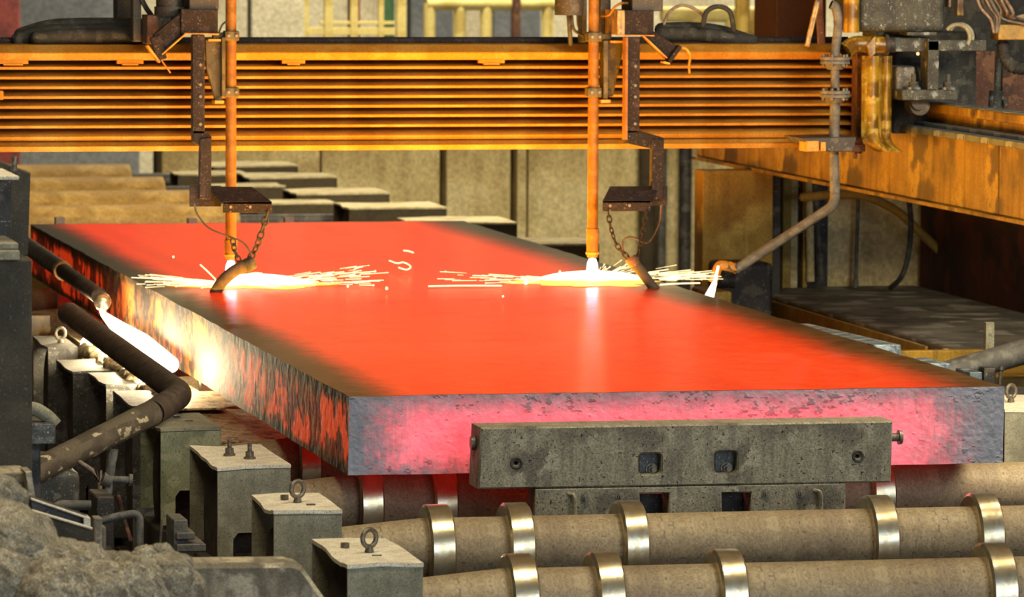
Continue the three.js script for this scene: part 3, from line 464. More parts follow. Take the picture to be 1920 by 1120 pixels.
  obj('fuel_hose', [tube([[1.755, 2.273, -4.3], [1.773, 2.278, -4.25], [1.787, 2.307, -4.22], [1.814, 2.323, -4.22], [1.844, 2.323, -4.25]], 0.005, 20, 8)], M.torchPaint, r);
}
// ---- hanging arms with a tray, and the igniter pipes hung on chains below them
function arm(label, bar1, jog0, jog1, low1, w, tray, m) {
  const t = thing('hanging_arm', label, 'arm'), z = -4.18;
  obj('upper_bar', span(bar1[0], bar1[1], bar1[2], bar1[3], z - 0.05, z, 0.003), m, t);
  obj('elbow', [plate(jog0, z - 0.05, z, 0.003)], m, t);
  obj('lower_bar', [plate(jog1, z - 0.03, z + 0.012, 0.003)], m, t);
  const [a, b, c, d] = tray;                                         // back left, back right, front right, front left: [x, y]
  const back = z - 0.02, front = z + 0.1, g = new THREE.BufferGeometry(), th = 0.008, P = [[...a, back], [...b, back], [...c, front], [...d, front]], v = [...P.map((p) => p), ...P.map((p) => [p[0], p[1] - th, p[2]])].flat();
  g.setAttribute('position', new THREE.Float32BufferAttribute(v, 3)); g.setIndex([0, 2, 1, 0, 3, 2, 4, 5, 6, 4, 6, 7, 0, 1, 5, 0, 5, 4, 1, 2, 6, 1, 6, 5, 2, 3, 7, 2, 7, 6, 3, 0, 4, 3, 4, 7]);
  const s = uvBox(g); s.computeVertexNormals();
  const tr = obj('tray', [s, span(d[0], c[0], c[1] - 0.04, c[1] + 0.002, front - 0.008, front, 0.002), span(low1[0], low1[1], low1[2], low1[3], back - 0.01, back + 0.006, 0.002)], m, t);
  for (const u of [0.15, 0.55]) { const q = obj('bolt', cyl([0, 0, 0], [0, 0, 0.006], 0.006, 0.006, 6), M.bolt, tr); q.position.set(mix(d[0], c[0], u), c[1] - 0.018, front); }
  for (const yy of [0.3, 0.5, 0.62, 0.9]) { const q = obj('bolt', cyl([0, 0, 0], [0, 0, 0.006], 0.006, 0.006, 6), M.bolt, t); q.position.set((bar1[0] + bar1[1]) / 2 + 0.006, mix(bar1[3], bar1[2], yy), z); }
  return t;
}
arm('dark brown hanging arm with an angled tray left of the left torch', [0.158, 0.204, 1.832, 2.203], [[0.16, 1.844, -4.18], [0.206, 1.843, -4.18], [0.226, 1.823, -4.18], [0.226, 1.775, -4.18], [0.19, 1.788, -4.18], [0.162, 1.804, -4.18]], [[0.188, 1.812, -4.18], [0.226, 1.819, -4.18], [0.224, 1.591, -4.18], [0.184, 1.592, -4.18]],
  [0.15, 0.269, 1.559, 1.637], 0, [[0.216, 1.635], [0.386, 1.632], [0.442, 1.582], [0.258, 1.584]], M.armBrown);
arm('brown hanging arm with a flat tray right of the right torch', [1.83, 1.879, 1.828, 2.194], [[1.828, 1.838, -4.18], [1.879, 1.836, -4.18], [1.971, 1.809, -4.18], [1.971, 1.766, -4.18], [1.927, 1.771, -4.18], [1.829, 1.792, -4.18]], [[1.929, 1.803, -4.18], [1.971, 1.803, -4.18], [1.969, 1.579, -4.18], [1.927, 1.579, -4.18]],
  [1.929, 1.994, 1.55, 1.624], 0, [[1.769, 1.625], [1.966, 1.624], [1.901, 1.576], [1.713, 1.577]], M.armBrown);
for (const [x0, x1, y] of [[1.82, 1.83, 0]]) single('arm_strip', span(x0, x1, 1.804, 2.194, -4.22, -4.17, 0.001), M.torchPaint, 'thin yellow strip painting the flame light on the left side of the right hanging arm', 'strip');  // yellow colour stands for flame light on the arm's left side
function chain(label, pts, m, size = 0.02) {
  const t = thing('chain', label, 'chain'), c = new THREE.CatmullRomCurve3(pts.map(V)), n = Math.max(4, Math.round(c.getLength() / (size * 0.78)));
  const g = new THREE.TorusGeometry(size * 0.32, size * 0.1, 6, 14).scale(1, 1.6, 1);
  for (let i = 0; i < n; i++) { const m4 = obj('link', g, m, t), p = c.getPointAt((i + 0.5) / n), d = c.getTangentAt((i + 0.5) / n); m4.position.copy(p); m4.quaternion.setFromUnitVectors(new THREE.Vector3(0, 1, 0), d); m4.rotateY(i % 2 ? 1.35 : 0.15); }
}
chain('dark link chain from the left tray down to the hanging igniter pipe', [[0.427, 1.546, -4.08], [0.403, 1.477, -4.06], [0.373, 1.402, -4.05], [0.337, 1.349, -4.05]], M.blackRubber, 0.034);
chain('short dark chain beside the left torch tip', [[0.297, 1.443, -4.1], [0.302, 1.401, -4.08], [0.319, 1.358, -4.06], [0.333, 1.347, -4.05]], M.blackRubber, 0.03);
chain('rusty chain from the right tray end to its igniter pipe', [[1.886, 1.536, -4.08], [1.871, 1.468, -4.07], [1.855, 1.398, -4.06], [1.838, 1.347, -4.06]], M.armBrown, 0.028);
chain('rusty chain from the left end of the right tray', [[1.734, 1.539, -4.08], [1.744, 1.469, -4.07], [1.767, 1.405, -4.06], [1.822, 1.347, -4.06]], M.armBrown, 0.028);
single('wire_loop', tube([[0.152, 1.576, -4.1], [0.164, 1.536, -4.1], [0.208, 1.484, -4.1], [0.282, 1.453, -4.08], [0.329, 1.432, -4.06], [0.357, 1.392, -4.05], [0.353, 1.358, -4.05]], 0.0035, 40, 6), M.blackRubber, 'thin dark wire looping from the left tray past the torch', 'wire');
single('wire_loop', tube([[1.947, 1.557, -4.1], [1.939, 1.486, -4.1], [1.891, 1.416, -4.08], [1.823, 1.439, -4.06], [1.788, 1.425, -4.06], [1.797, 1.372, -4.06], [1.832, 1.348, -4.05]], 0.003, 40, 6), M.rustBrown, 'thin rusty wire curling under the right tray', 'wire');
{
  const a = thing('igniter_pipe', 'short scorched igniter pipe hanging tilted over the left flame', 'pipe');
  obj('pipe', [tube([[0.217, 1.252, -4], [0.245, 1.293, -4], [0.292, 1.329, -4.02], [0.348, 1.351, -4.04]], 0.0225, 24, 16)], M.sootPipe, a);
  obj('collar', [cyl([0.331, 1.342, -4.035], [0.365, 1.359, -4.045], 0.027, 0.026, 14)], M.blackRubber, a);
  const b = thing('igniter_pipe', 'short brown igniter pipe hanging tilted at the right flame', 'pipe');
  obj('pipe', [bent([[1.812, 1.356, -4.02], [1.853, 1.302, -4], [1.901, 1.236, -3.98]], 0.019, 0.03, 16)], M.sootPipe, b);
  obj('collar', [cyl([1.806, 1.362, -4.02], [1.827, 1.334, -4.01], 0.022, 0.021, 14)], M.rustBrown, b);
}
// ---- flames and sparks: all of them give off light
function lens(cx, cy, cz, rx, ry, rz, seed, rough = 0.2) {
  const g = new THREE.SphereGeometry(1, 48, 20), p = g.attributes.position;
  for (let i = 0; i < p.count; i++) { const x = p.getX(i), y = p.getY(i), z = p.getZ(i), a = Math.atan2(z, x), k = 1 + rough * (vnoise(Math.cos(a) * 3 + 9, Math.sin(a) * 3 + 9, seed) - 0.5) * 2 + rough * 0.8 * (vnoise(Math.cos(a) * 9 + 30, Math.sin(a) * 9 + 30, seed + 3) - 0.5); const flat = Math.sign(y) * Math.pow(Math.abs(y), 1.6); p.setXYZ(i, cx + x * k * rx, cy + Math.max(flat, -0.1) * ry, cz + z * k * rz); }
  g.computeVertexNormals();
  return uvBox(g);
}
function sprayOf(seed, n, cx, cz, y, spread) {
  const R = rng(seed), out = [];
  for (let i = 0; i < n; i++) {
    const [a0, a1, r0, r1, lift, thick] = spread[Math.floor(R() * spread.length)], a = mix(a0, a1, R()), s = r0 + (r1 - r0) * Math.pow(R(), 1.5), len = mix(0.02, 0.1, R() * R()) + 0.05 * R(), e = lift * (R() * 1.1 - 0.15);
    const dx = Math.cos(a), dz = Math.sin(a), w = thick * mix(0.5, 1.25, R());
    const p = [cx + dx * s, y + Math.max(0.004, 0.012 + s * e), cz + dz * s], q = [cx + dx * (s + len), y + Math.max(0.004, 0.012 + (s + len) * e), cz + dz * (s + len)];
    const g = cyl(p, q, w * 0.55, w, 5); g.deleteAttribute('uv'); out.push(g);
    if (R() < 0.25) { const b = new THREE.IcosahedronGeometry(w * 1.9, 1).translate(...q); b.deleteAttribute('uv'); out.push(b); }
  }
  const g = mergeGeometries(out); return g;
}
function flameLight(name, color, power, position, radius = 1.5) { const l = new THREE.PointLight(new THREE.Color(...color), power, 0, 2); l.name = name; l.position.set(...position); l.castShadow = true; l.shadow.radius = radius; scene.add(l); return l; }
{
  const hl = [0.298, 1.25, -4.092], hr = [1.701, 1.25, -4.183];
  const jl = thing('flame_jet', 'white-hot jet under the left torch behind the hanging pipe', 'flame', [TL[0], 0, -4.33]);
  const jetShape = (y0, y1, r0, r1) => { const pr = [[0.001, y1], [r0 * 0.7, y1 - 0.004], [r0, y1 - 0.02], [r1, (y0 + y1) / 2], [r1 * 0.95, y0 + 0.01], [0.001, y0]].reverse().map((p) => new THREE.Vector2(...p)); return new THREE.LatheGeometry(pr, 28); };
  obj('jet', jetShape(1.252, 1.347, 0.018, 0.022), M.jet, jl);
  obj('splash', lens(0.09, 1.251, -0.02, 0.19, 0.042, 0.13, 11, 0.3), M.whiteHot, jl);
  obj('splash_rim', lens(0.1, 1.251, 0.0, 0.27, 0.007, 0.2, 12, 0.35), M.yellowHot, jl);
  flameLight('left_flame_light', [1, 0.7, 0.3], 0.5, [TL[0], 1.315, -4.33], 0.7);
  const jr = thing('flame_jet', 'tall white jet striking the slab under the right torch', 'flame', [TR[0], 0, -4.3]);
  obj('jet', jetShape(1.252, 1.344, 0.019, 0.0225), M.jet, jr);
  obj('splash', lens(0.02, 1.251, -0.1, 0.2, 0.036, 0.1, 21, 0.25), M.whiteHot, jr);
  obj('splash_rim', lens(-0.01, 1.251, 0.0, 0.29, 0.007, 0.24, 22, 0.3), M.yellowHot, jr);
  flameLight('right_flame_light', [1, 0.7, 0.3], 0.5, [TR[0], 1.315, -4.3], 0.7);
  const P = Math.PI;
  tag(obj('spark_shower', sprayOf(31, 290, TL[0] + 0.02, -4.3, 1.25, [[P - 0.5, P + 0.4, 0.1, 0.36, 0.1, 0.0016], [-0.35, 0.35, 0.12, 0.5, 0.11, 0.0017], [0.2, 1.3, 0.08, 0.22, 0.05, 0.0014], [P - 1.2, P - 0.2, 0.1, 0.24, 0.12, 0.0014]]), M.spark), 'white spark shower spraying to both sides below the left torch', 'sparks', undefined, 'stuff');
  tag(obj('spark_shower', sprayOf(47, 180, TR[0], -4.27, 1.25, [[P - 0.3, P + 0.35, 0.2, 0.56, 0.06, 0.0014], [-0.5, 0.3, 0.1, 0.34, 0.12, 0.0016], [-1.2, -0.3, 0.08, 0.22, 0.25, 0.0014], [-0.1, 0.1, 0.25, 0.42, 0.08, 0.0014]]), M.spark), 'white spark shower fanning out below the right torch', 'sparks', undefined, 'stuff');
  const drops = [[[0.233, 1.3, -5.21], 0.004, 'lone bright droplet flying over the left slab edge'], [[0.689, 1.28, -3.846], 0.004, 'bright droplet at the tips of the left spark fan'], [[0.837, 1.27, -3.852], 0.005, 'round bright droplet right of the left sparks'], [[1.145, 1.3, -4.278], 0.002, 'tiny droplet in the middle of the slab'], [[1.185, 1.27, -3.41], 0.0035, 'bright droplet just left and below the right flame'], [[1.572, 1.3, -4.187], 0.0045, 'bright droplet above the right flame rim'], [[1.447, 1.26, -4.223], 0.009, 'large molten drop at the left tip of the right flame'], [[1.803, 1.33, -3.651], 0.003, 'bright droplet between the right igniter pipe and the wall']];
  for (const [p, r, l] of drops) single('molten_drop', jitter(new THREE.SphereGeometry(r, 12, 8).scale(1, 1.25, 1), r * 0.15, 300, 3).translate(...p), M.spark, l, 'spark');
  const curls = [[[[1.208, 1.3, -5.451], [1.221, 1.3, -5.417], [1.25, 1.29, -5.465]], 'short curled spark high on the slab between the torches'], [[[0.847, 1.29, -4.576], [0.877, 1.29, -4.66], [0.904, 1.29, -4.715]], 'short bright spark left of the curled one'], [[[1.068, 1.29, -5.021], [1.071, 1.29, -4.87], [1.107, 1.29, -4.925], [1.116, 1.28, -4.826], [1.066, 1.28, -4.656], [1.059, 1.28, -4.775]], 'hooked curl of glowing metal in mid slab'], [[[0.383, 1.3, -4.247], [0.392, 1.31, -4.162], [0.435, 1.3, -4.267]], 'arched spark just right of the left igniter pipe'], [[[0.252, 1.31, -4.612], [0.267, 1.29, -4.516], [0.277, 1.27, -4.396]], 'long straight spark rising left of the left flame'], [[[1.038, 1.26, -4.063], [1.155, 1.26, -4.073], [1.315, 1.26, -4.05]], 'long thin spark trail left of the right flame'], [[[1.892, 1.27, -3.885], [1.946, 1.28, -3.796], [1.993, 1.29, -3.681]], 'long thin spark reaching right past the right igniter pipe']];
  for (const [pts, l] of curls) single('spark_curl', tube(pts, 0.0026, 20, 6), M.spark, l, 'spark');
}

// ---------------------------------------------------------------- right-hand burner with its flanged supply pipe
{
  const zz = -4.22, t = thing('burner_pipe', 'grey flanged burner pipe bending down to a nozzle at the right slab edge', 'pipe');
  obj('riser', [bent([[2.643, 2.32, -4.22], [2.662, 2.312, -4.22], [2.676, 2.254, -4.22], [2.66, 2.121, -4.22]], 0.018, 0.03), cyl([2.662, 2.074, -4.22], [2.663, 1.998, -4.22], 0.017), cyl([2.664, 1.946, -4.22], [2.661, 1.798, -4.22], 0.02)], M.pipeSteel, t);
  obj('lance', [bent([[2.661, 1.761, -4.22], [2.668, 1.547, -4.22], [2.335, 1.282, -4.45]], 0.0195, 0.035)], M.pipeSteel, t);
  const flange = (p) => [cyl([p[0], p[1] - 0.004, p[2]], [p[0], p[1] + 0.008, p[2]], 0.058, 0.058, 28), cyl([p[0], p[1] - 0.018, p[2]], [p[0], p[1] - 0.007, p[2]], 0.058, 0.056, 28), cyl([p[0], p[1] - 0.04, p[2]], [p[0], p[1] - 0.018, p[2]], 0.03, 0.045, 20)];
  for (const p of [[2.662, 2.109, -4.22], [2.663, 1.979, -4.22]]) { const f = obj('flange', flange(p), M.pipeSteel, t); for (let k = 0; k < 6; k++) obj('flange_bolt', cyl([p[0] + 0.046 * Math.cos(k * 1.047), p[1] - 0.028, p[2] + 0.046 * Math.sin(k * 1.047)], [p[0] + 0.046 * Math.cos(k * 1.047), p[1] + 0.018, p[2] + 0.046 * Math.sin(k * 1.047)], 0.007, 0.007, 6), M.bolt, f); }
  obj('support_shelf', plate([[2.517, 1.806, -4.2], [2.732, 1.809, -4.2], [2.72, 1.758, -4.2], [2.626, 1.756, -4.2], [2.541, 1.783, -4.2]], -4.42, -4.16, 0.003), M.darkSteel, t);
  obj('shelf_clamp', [span(2.529, 2.58, 1.755, 1.798, -4.25, -4.14), span(2.586, 2.609, 1.756, 1.793, -4.25, -4.145)], M.flange, t);
  obj('lever', bar([2.584, 2.333, -4.2], [2.543, 2.157, -4.2], 0.02, 0.014, 0.004), M.yellow, t);
  const nz = obj('nozzle', [bent([[2.343, 1.286, -4.45], [2.271, 1.302, -4.47], [2.246, 1.231, -4.47]], 0.019, 0.02), cyl([2.317, 1.286, -4.455], [2.329, 1.294, -4.453], 0.027, 0.027, 20)], M.flange, t);
  obj('nozzle_ring', cyl([2.319, 1.279, -4.455], [2.327, 1.298, -4.453], 0.026, 0.026, 20), M.blackRubber, nz);
  const fl = thing('pilot_flame', 'small white pilot flame under the right burner nozzle', 'flame');
  obj('flame', [cyl([2.261, 1.298, -4.44], [2.247, 1.233, -4.44], 0.004, 0.007, 12), cyl([2.247, 1.233, -4.44], [2.221, 1.181, -4.42], 0.009, 0.018, 16), ball([2.221, 1.181, -4.42], 0.0175, 14)], M.whiteHot, fl);
  flameLight('pilot_flame_light', [1, 0.75, 0.4], 0.06, [2.222, 1.219, -4.36], 0.8);
}

// ---------------------------------------------------------------- left-hand burner, its pipes and flame
{
  const t = thing('burner_pipe', 'dark straight burner pipe with a bright ball nozzle along the left slab side', 'pipe');
  obj('pipe', [cyl([-.13, 1.228, -7.547], [-.13, 1.188, -4.681], 0.031, 0.031, 24)], M.sootPipe, t);
  obj('collar', [cyl([-.13, 1.223, -7.338], [-.13, 1.204, -5.834], 0.036, 0.036, 24)], M.darkSteel, t);
  obj('weld_ring', cyl([-.13, 1.204, -5.87], [-.13, 1.203, -5.816], 0.039, 0.039, 24), M.flange, t);
  obj('ball_nozzle', ball([-.13, 1.175, -4.586], 0.034, 22), M.ring, t); obj('nozzle_tip', cyl([-.12, 1.156, -4.663], [-.11, 1.12, -4.709], 0.016, 0.012, 16), M.ring, t);
  const b = thing('elbow_pipe', 'thick brown bent pipe with an elbow, peeling in front of the bearing covers', 'pipe');
  const e = [-.25, 1.099, -1.668];
  obj('pipe', [bent([[-.25, 1.125, -4.609], e, [-.396, 1.075, -1.32]], 0.042, 0.09, 22)], M.sootPipe, b);
  obj('lower_pipe', [bent([[-.393, 1.078, -1.32], [-.889, 0.908, -.9]], 0.0415, 0.09, 22)], M.peel, b);
  obj('weld_seam', cyl([-.41, 1.065, -1.32], [-.418, 1.06, -1.32], 0.0435, 0.0435, 24), M.rustBrown, b);
  obj('pipe_mouth', cyl([-.25, 1.125, -4.659], [-.25, 1.124, -4.592], 0.0435, 0.0435, 24), M.rustBrown, b);
  const f = thing('flame_jet', 'broad white flame blazing along the lower left side of the slab', 'flame');
  const pts = [[-.09, 1.103, -4.864], [-.07, 1.072, -4.529], [-.05, 1.05, -4.078], [-.04, 1.041, -3.378]].map(V);
  obj('flame', [cyl(pts[0].toArray(), pts[1].toArray(), 0.012, 0.03, 16), cyl(pts[1].toArray(), pts[2].toArray(), 0.03, 0.045, 16), ball(pts[2].toArray(), 0.045, 16), cyl(pts[2].toArray(), pts[3].toArray(), 0.045, 0.03, 16), ball(pts[3].toArray(), 0.03, 16)], M.whiteHot, f);
  for (const [z, y, power] of [[-4.75, 1.09, 1.6], [-3.95, 1.045, 4.2], [-2.95, 1.06, 2.4]]) flameLight('side_flame_light', [1, 0.8, 0.48], power, [-0.125, y, z], 2);
}
single('scale_chute', [span(-0.19, 0.0, 0.978, 0.986, -5.6, -2.35, 0.003), span(-0.19, -0.18, 0.978, 1.0, -5.6, -2.35, 0.003)], M.chute, 'bright-lit steel chute plate below the slab side', 'plate');
single('spark_tray', [bar([-0.03, 0.985, -2.9], [-0.0, 0.93, -1.75], 0.26, 0.01)], M.chute, 'gold-glittering sloped tray plate right of the pipe elbow', 'tray');
single('molten_stream', [...Array.from({ length: 16 }, (_, i) => uvBox(jitter(new THREE.IcosahedronGeometry(0.032, 2).scale(0.9, 0.6, 2.6).translate(-0.165 + 0.012 * Math.sin(i * 2.1), 1.0, -4.75 + i * 0.15), 0.012, 30, 5)))], M.whiteHot, 'white-hot molten slag stream glimpsed below the bent pipe', 'slag');
single('yellow_plate', [span(-0.48, -0.17, 0.0, 1.02, -6.0, -5.9, 0.006), span(-.045, -.03, 0.4, 1.0, -5.8, -5.7, 0.002)], M.yellow, 'yellow-lit frame plate behind the farthest bearing cover', 'frame');
single('yellow_plate', [span(-0.9, -0.05, 0.0, 1.0, -8.6, -8.5, 0.006)], M.yellow, 'yellow-lit end plate under the far left slab corner', 'frame');
{
  const R = rng(91), t = thing('slag_crust', 'ragged crust of glowing slag below the pipe run beside the covers', 'slag');
  const parts = [];
  for (let i = 0; i < 26; i++) { const k = i / 25, p = [-0.195 + 0.02 * (R() - 0.5), 0.985 + 0.02 * R(), mix(-4.6, -2.6, k)]; parts.push(uvBox(jitter(new THREE.IcosahedronGeometry(0.018 + 0.014 * R(), 2), 0.01, 40, i).translate(...p))); }
  obj('crust', parts, M.chute, t);
}

// ---------------------------------------------------------------- machine at the left edge
{
  const t = thing('side_machine', 'tall dark speckled steel post with plates at the left edge', 'machine');
  obj('post', span(-1.5, -1.212, 0, 1.837, 2.15, 2.5, 0.006), M.postSteel, t);
  obj('cap_plate', [span(-1.5, -1.244, 1.837, 1.86, 2.2, 2.53, 0.003), span(-1.5, -1.244, 1.861, 1.876, 2.1, 2.5, 0.003)], M.cover, t);
  obj('side_cheek', plate([[-1.282, 2.063, 2.1], [-1.243, 2.047, 2.1], [-1.172, 2.018, 2.1], [-1.179, 1.82, 2.1], [-1.283, 1.792, 2.1]], 2.0, 2.1, 0.004), M.postSteel, t);
  obj('shelf', span(-1.6, -1.236, 2.022, 2.032, 2.05, 2.45, 0.003), M.coverDustLit, t);
  obj('shelf_wall', span(-1.6, -1.229, 1.825, 2.008, 2.12, 2.22, 0.003), M.darkSteel, t);
  obj('bolt', [cyl([-1.221, 2.029, 2.2], [-1.219, 2.051, 2.2], 0.007), cyl([-1.219, 2.047, 2.2], [-1.218, 2.065, 2.2], 0.0095, 0.0085, 6)], M.bolt, t);
}
single('angle_bracket', [plate([[-1.251, 1.353, 2.7], [-1.238, 1.353, 2.7], [-1.229, 1.283, 2.7], [-1.241, 1.291, 2.7]], 2.6, 2.7, 0.002), span(-1.6, -1.24, 1.324, 1.347, 2.4, 2.65, 0.003)], M.curb, 'pale edge bracket at the foot of the left steel post', 'bracket');
{
  const t = thing('cable_trough', 'dark angled steel trough with pale worn edges above the dust heap', 'trough');
  obj('upper_angle', [plate([[-1.261, 1.316, 2.9], [-1.127, 1.267, 2.9], [-1.124, 1.245, 2.9], [-1.259, 1.289, 2.9]], 2.84, 2.9, 0.002)], M.darkSteel, t);
  obj('lower_angle', [plate([[-1.265, 1.291, 2.95], [-1.128, 1.249, 2.95], [-1.128, 1.224, 2.95], [-1.155, 1.203, 2.95], [-1.258, 1.242, 2.95]], 2.85, 2.95, 0.002)], M.postSteel, t);
  obj('worn_edge', [bar([-1.263, 1.316, 2.91], [-1.128, 1.267, 2.91], 0.02, 0.004), bar([-1.266, 1.295, 2.96], [-1.129, 1.251, 2.96], 0.02, 0.0045), span(-1.143, -1.127, 1.248, 1.27, 2.86, 2.92, 0.002)], M.coverDustLit, t);
  obj('post', [span(-1.116, -1.098, 1.1, 1.267, 2.85, 2.9, 0.003), span(-1.097, -1.088, 1.193, 1.245, 2.85, 2.89, 0.003)], M.curb, t);
}
{
  const t = thing('junction_box', 'small grey box on a stand with a curved lip beside the left post', 'box');
  obj('housing', span(-1.103, -1.014, 1.266, 1.321, 1.1, 1.3, 0.004), M.coverDark, t);
  obj('stand', span(-1.089, -1.047, 0, 1.266, 1.15, 1.25, 0.004), M.darkSteel, t);
  obj('lip', [bent([[-1.097, 1.357, 1.25], [-1.061, 1.357, 1.25], [-1.027, 1.334, 1.25], [-1.008, 1.312, 1.25]], 0.018, 0.05)], M.cover, t);
}
// ---- dust heap and kerb in the foreground
{
  const heap = (pts, z0, z1, seed, amp) => {
    const s = new THREE.Shape(pts.map((p) => new THREE.Vector2(p[0], p[1])));
    let g = new THREE.ExtrudeGeometry(s, { depth: z1 - z0 - 0.06, bevelEnabled: true, bevelThickness: 0.03, bevelSize: 0.012, bevelSegments: 3 }); g.translate(0, 0, z0 + 0.03);
    return g;
  };
  const R = rng(5), lumps = [];
  const put = (p, r, sx = 1, sy = 1, n = 6) => { const g = new THREE.IcosahedronGeometry(r, Math.round(n * Math.sqrt(r / 0.06) * 2)).scale(sx, sy, 1.1).translate(...p); jitter(g, r * 0.16, 1.4 / r, Math.round(p[0] * 1000)); jitter(g, 0.009, 45, 9); jitter(g, 0.005, 130, 11); g.deleteAttribute('uv'); g.deleteAttribute('normal'); const m = mergeVertices(g); m.computeVertexNormals(); const u = uvBox(m.clone()); u.setAttribute('normal', m.toNonIndexed().attributes.normal); lumps.push(u); };
  put([-1.39, 1.365, 3.3], 0.06, 1.1, 1); put([-1.345, 1.361, 3.3], 0.034, 1, 0.9); put([-1.379, 1.306, 3.35], 0.075); put([-1.352, 1.253, 3.4], 0.1); put([-1.301, 1.213, 3.42], 0.09, 1, 1); put([-1.249, 1.197, 3.42], 0.085); put([-1.199, 1.202, 3.4], 0.072); put([-1.156, 1.213, 3.38], 0.05, 1.3, 0.9); put([-1.305, 1.274, 3.3], 0.04, 1, 1);
  put([-1.117, 1.2, 3.4], 0.055); put([-1.067, 1.232, 3.4], 0.034, 1, 1); put([-1.031, 1.231, 3.38], 0.036, 1.1, 0.9); put([-1.028, 1.189, 3.42], 0.066, 1.05, 1); put([-1.094, 1.165, 3.45], 0.08); put([-.98, 1.216, 3.38], 0.026, 1, 1); put([-.977, 1.167, 3.4], 0.045); put([-1.282, 1.159, 3.5], 0.1); put([-1.404, 1.19, 3.45], 0.1); put([-1.184, 1.157, 3.46], 0.09);
  tag(obj('dust_heap', lumps, M.rubble), 'lumpy heap of grey furnace dust in the lower left corner', 'dust', undefined, 'stuff');
}
single('kerb_block', [plate([[-.97, 1.185, 3.2], [-.709, 1.182, 3.2], [-.688, 1.176, 3.2], [-.627, 1.089, 3.2], [-.627, 0], [-.97, 0]], 3.06, 3.2, 0.012)], M.curb, 'weathered concrete kerb with a chamfered corner beside the dust heap', 'kerb');
struct('plinth', span(-1.9, -0.72, 0, 1.1, 2.7, 3.7, 0.02), M.curb);
// ---- pipes, hoses and small fittings in the pit between post and covers
{
  const v = thing('valve_pipe', 'small rusty pipe tee with a flanged branch in the dark pit', 'pipe');
  obj('pipe', [bent([[-.61, 1.044, -.6], [-.626, 0.95, -.6], [-.629, 0.91, -.6]], 0.014, 0.02), bent([[-.639, 0.951, -.6], [-.558, 0.947, -.6]], 0.012, 0.02)], M.pipeSteel, v);
  obj('fitting', cyl([-.645, 0.954, -.6], [-.619, 0.944, -.6], 0.022, 0.022, 14), M.pipeSteel, v); obj('end_cap', cyl([-.566, 0.948, -.6], [-.555, 0.947, -.6], 0.019, 0.019, 14), M.pipeSteel, v);
  single('pit_hose', tube([[-.701, 0.993, -.7], [-.66, 0.964, -.7], [-.644, 0.931, -.7], [-.641, 0.899, -.7], [-.641, 0.01, -0.7]], 0.008, 24, 8), M.cable, 'thin grey hose curving down left of the rusty pipe tee', 'hose');
  single('pit_hose', tube([[-.597, 0.898, -.6], [-.584, 0.844, -.6], [-.573, 0.776, -.5]], 0.007, 24, 8), M.rustBrown, 'brown hose hanging below the rusty pipe tee', 'hose');
  single('pit_pipe', bent([[-.865, 0, 0], [-.865, 0.949, 0], [-.757, 0.946, 0]], 0.015, 0.03), M.pipeSteel, 'short grey pipe end behind the steel trough', 'pipe');
  single('pit_pipe', bent([[-.759, 0.924, 0.2], [-.703, 0.938, 0.2], [-.642, 0.946, 0.2], [-.642, 0, 0.2]], 0.012, 0.03), M.pipeSteel, 'rusty horizontal pipe right of the trough posts', 'pipe');
  single('pit_cabinet', [span(-.806, -.663, 0, 0.932, -1.6, -1.0, 0.02)], M.coverDark, 'dark blue-grey cabinet top under the elbow pipe', 'cabinet');
  single('solenoid_block', [span(-.69, -.635, 0.4, 0.923, -.6, -.4, 0.006)], M.darkSteel, 'dark solenoid block below the small rusty pipe tee', 'block');
  single('fitting_stack', [span(-.566, -.525, 0.3, 0.942, .2, .35, 0.004), span(-.56, -.476, 0.852, 0.875, .2, .37, 0.004), span(-.56, -.507, 0.887, 0.908, .22, .37, 0.004)], M.pipeSteel, 'stack of rusty fittings in the gap between two bearing covers', 'fittings');
  single('pit_rod', cyl([-.628, 0, 0.1], [-.564, 0.913, 0.1], 0.004), M.pipeSteel, 'thin leaning rod under the green-grey cover', 'rod');
  single('table_girder', span(-0.62, -0.5, 0.0, 0.62, -7, 2.6, 0.01), M.rustBrown, 'dark rusty side girder of the roller table down in the pit', 'girder');
  single('table_girder', span(-0.16, -0.1, 0.0, 0.6, -8, 2.6, 0.01), M.rustBrown, 'rusty inner girder below the roller necks', 'girder');
}

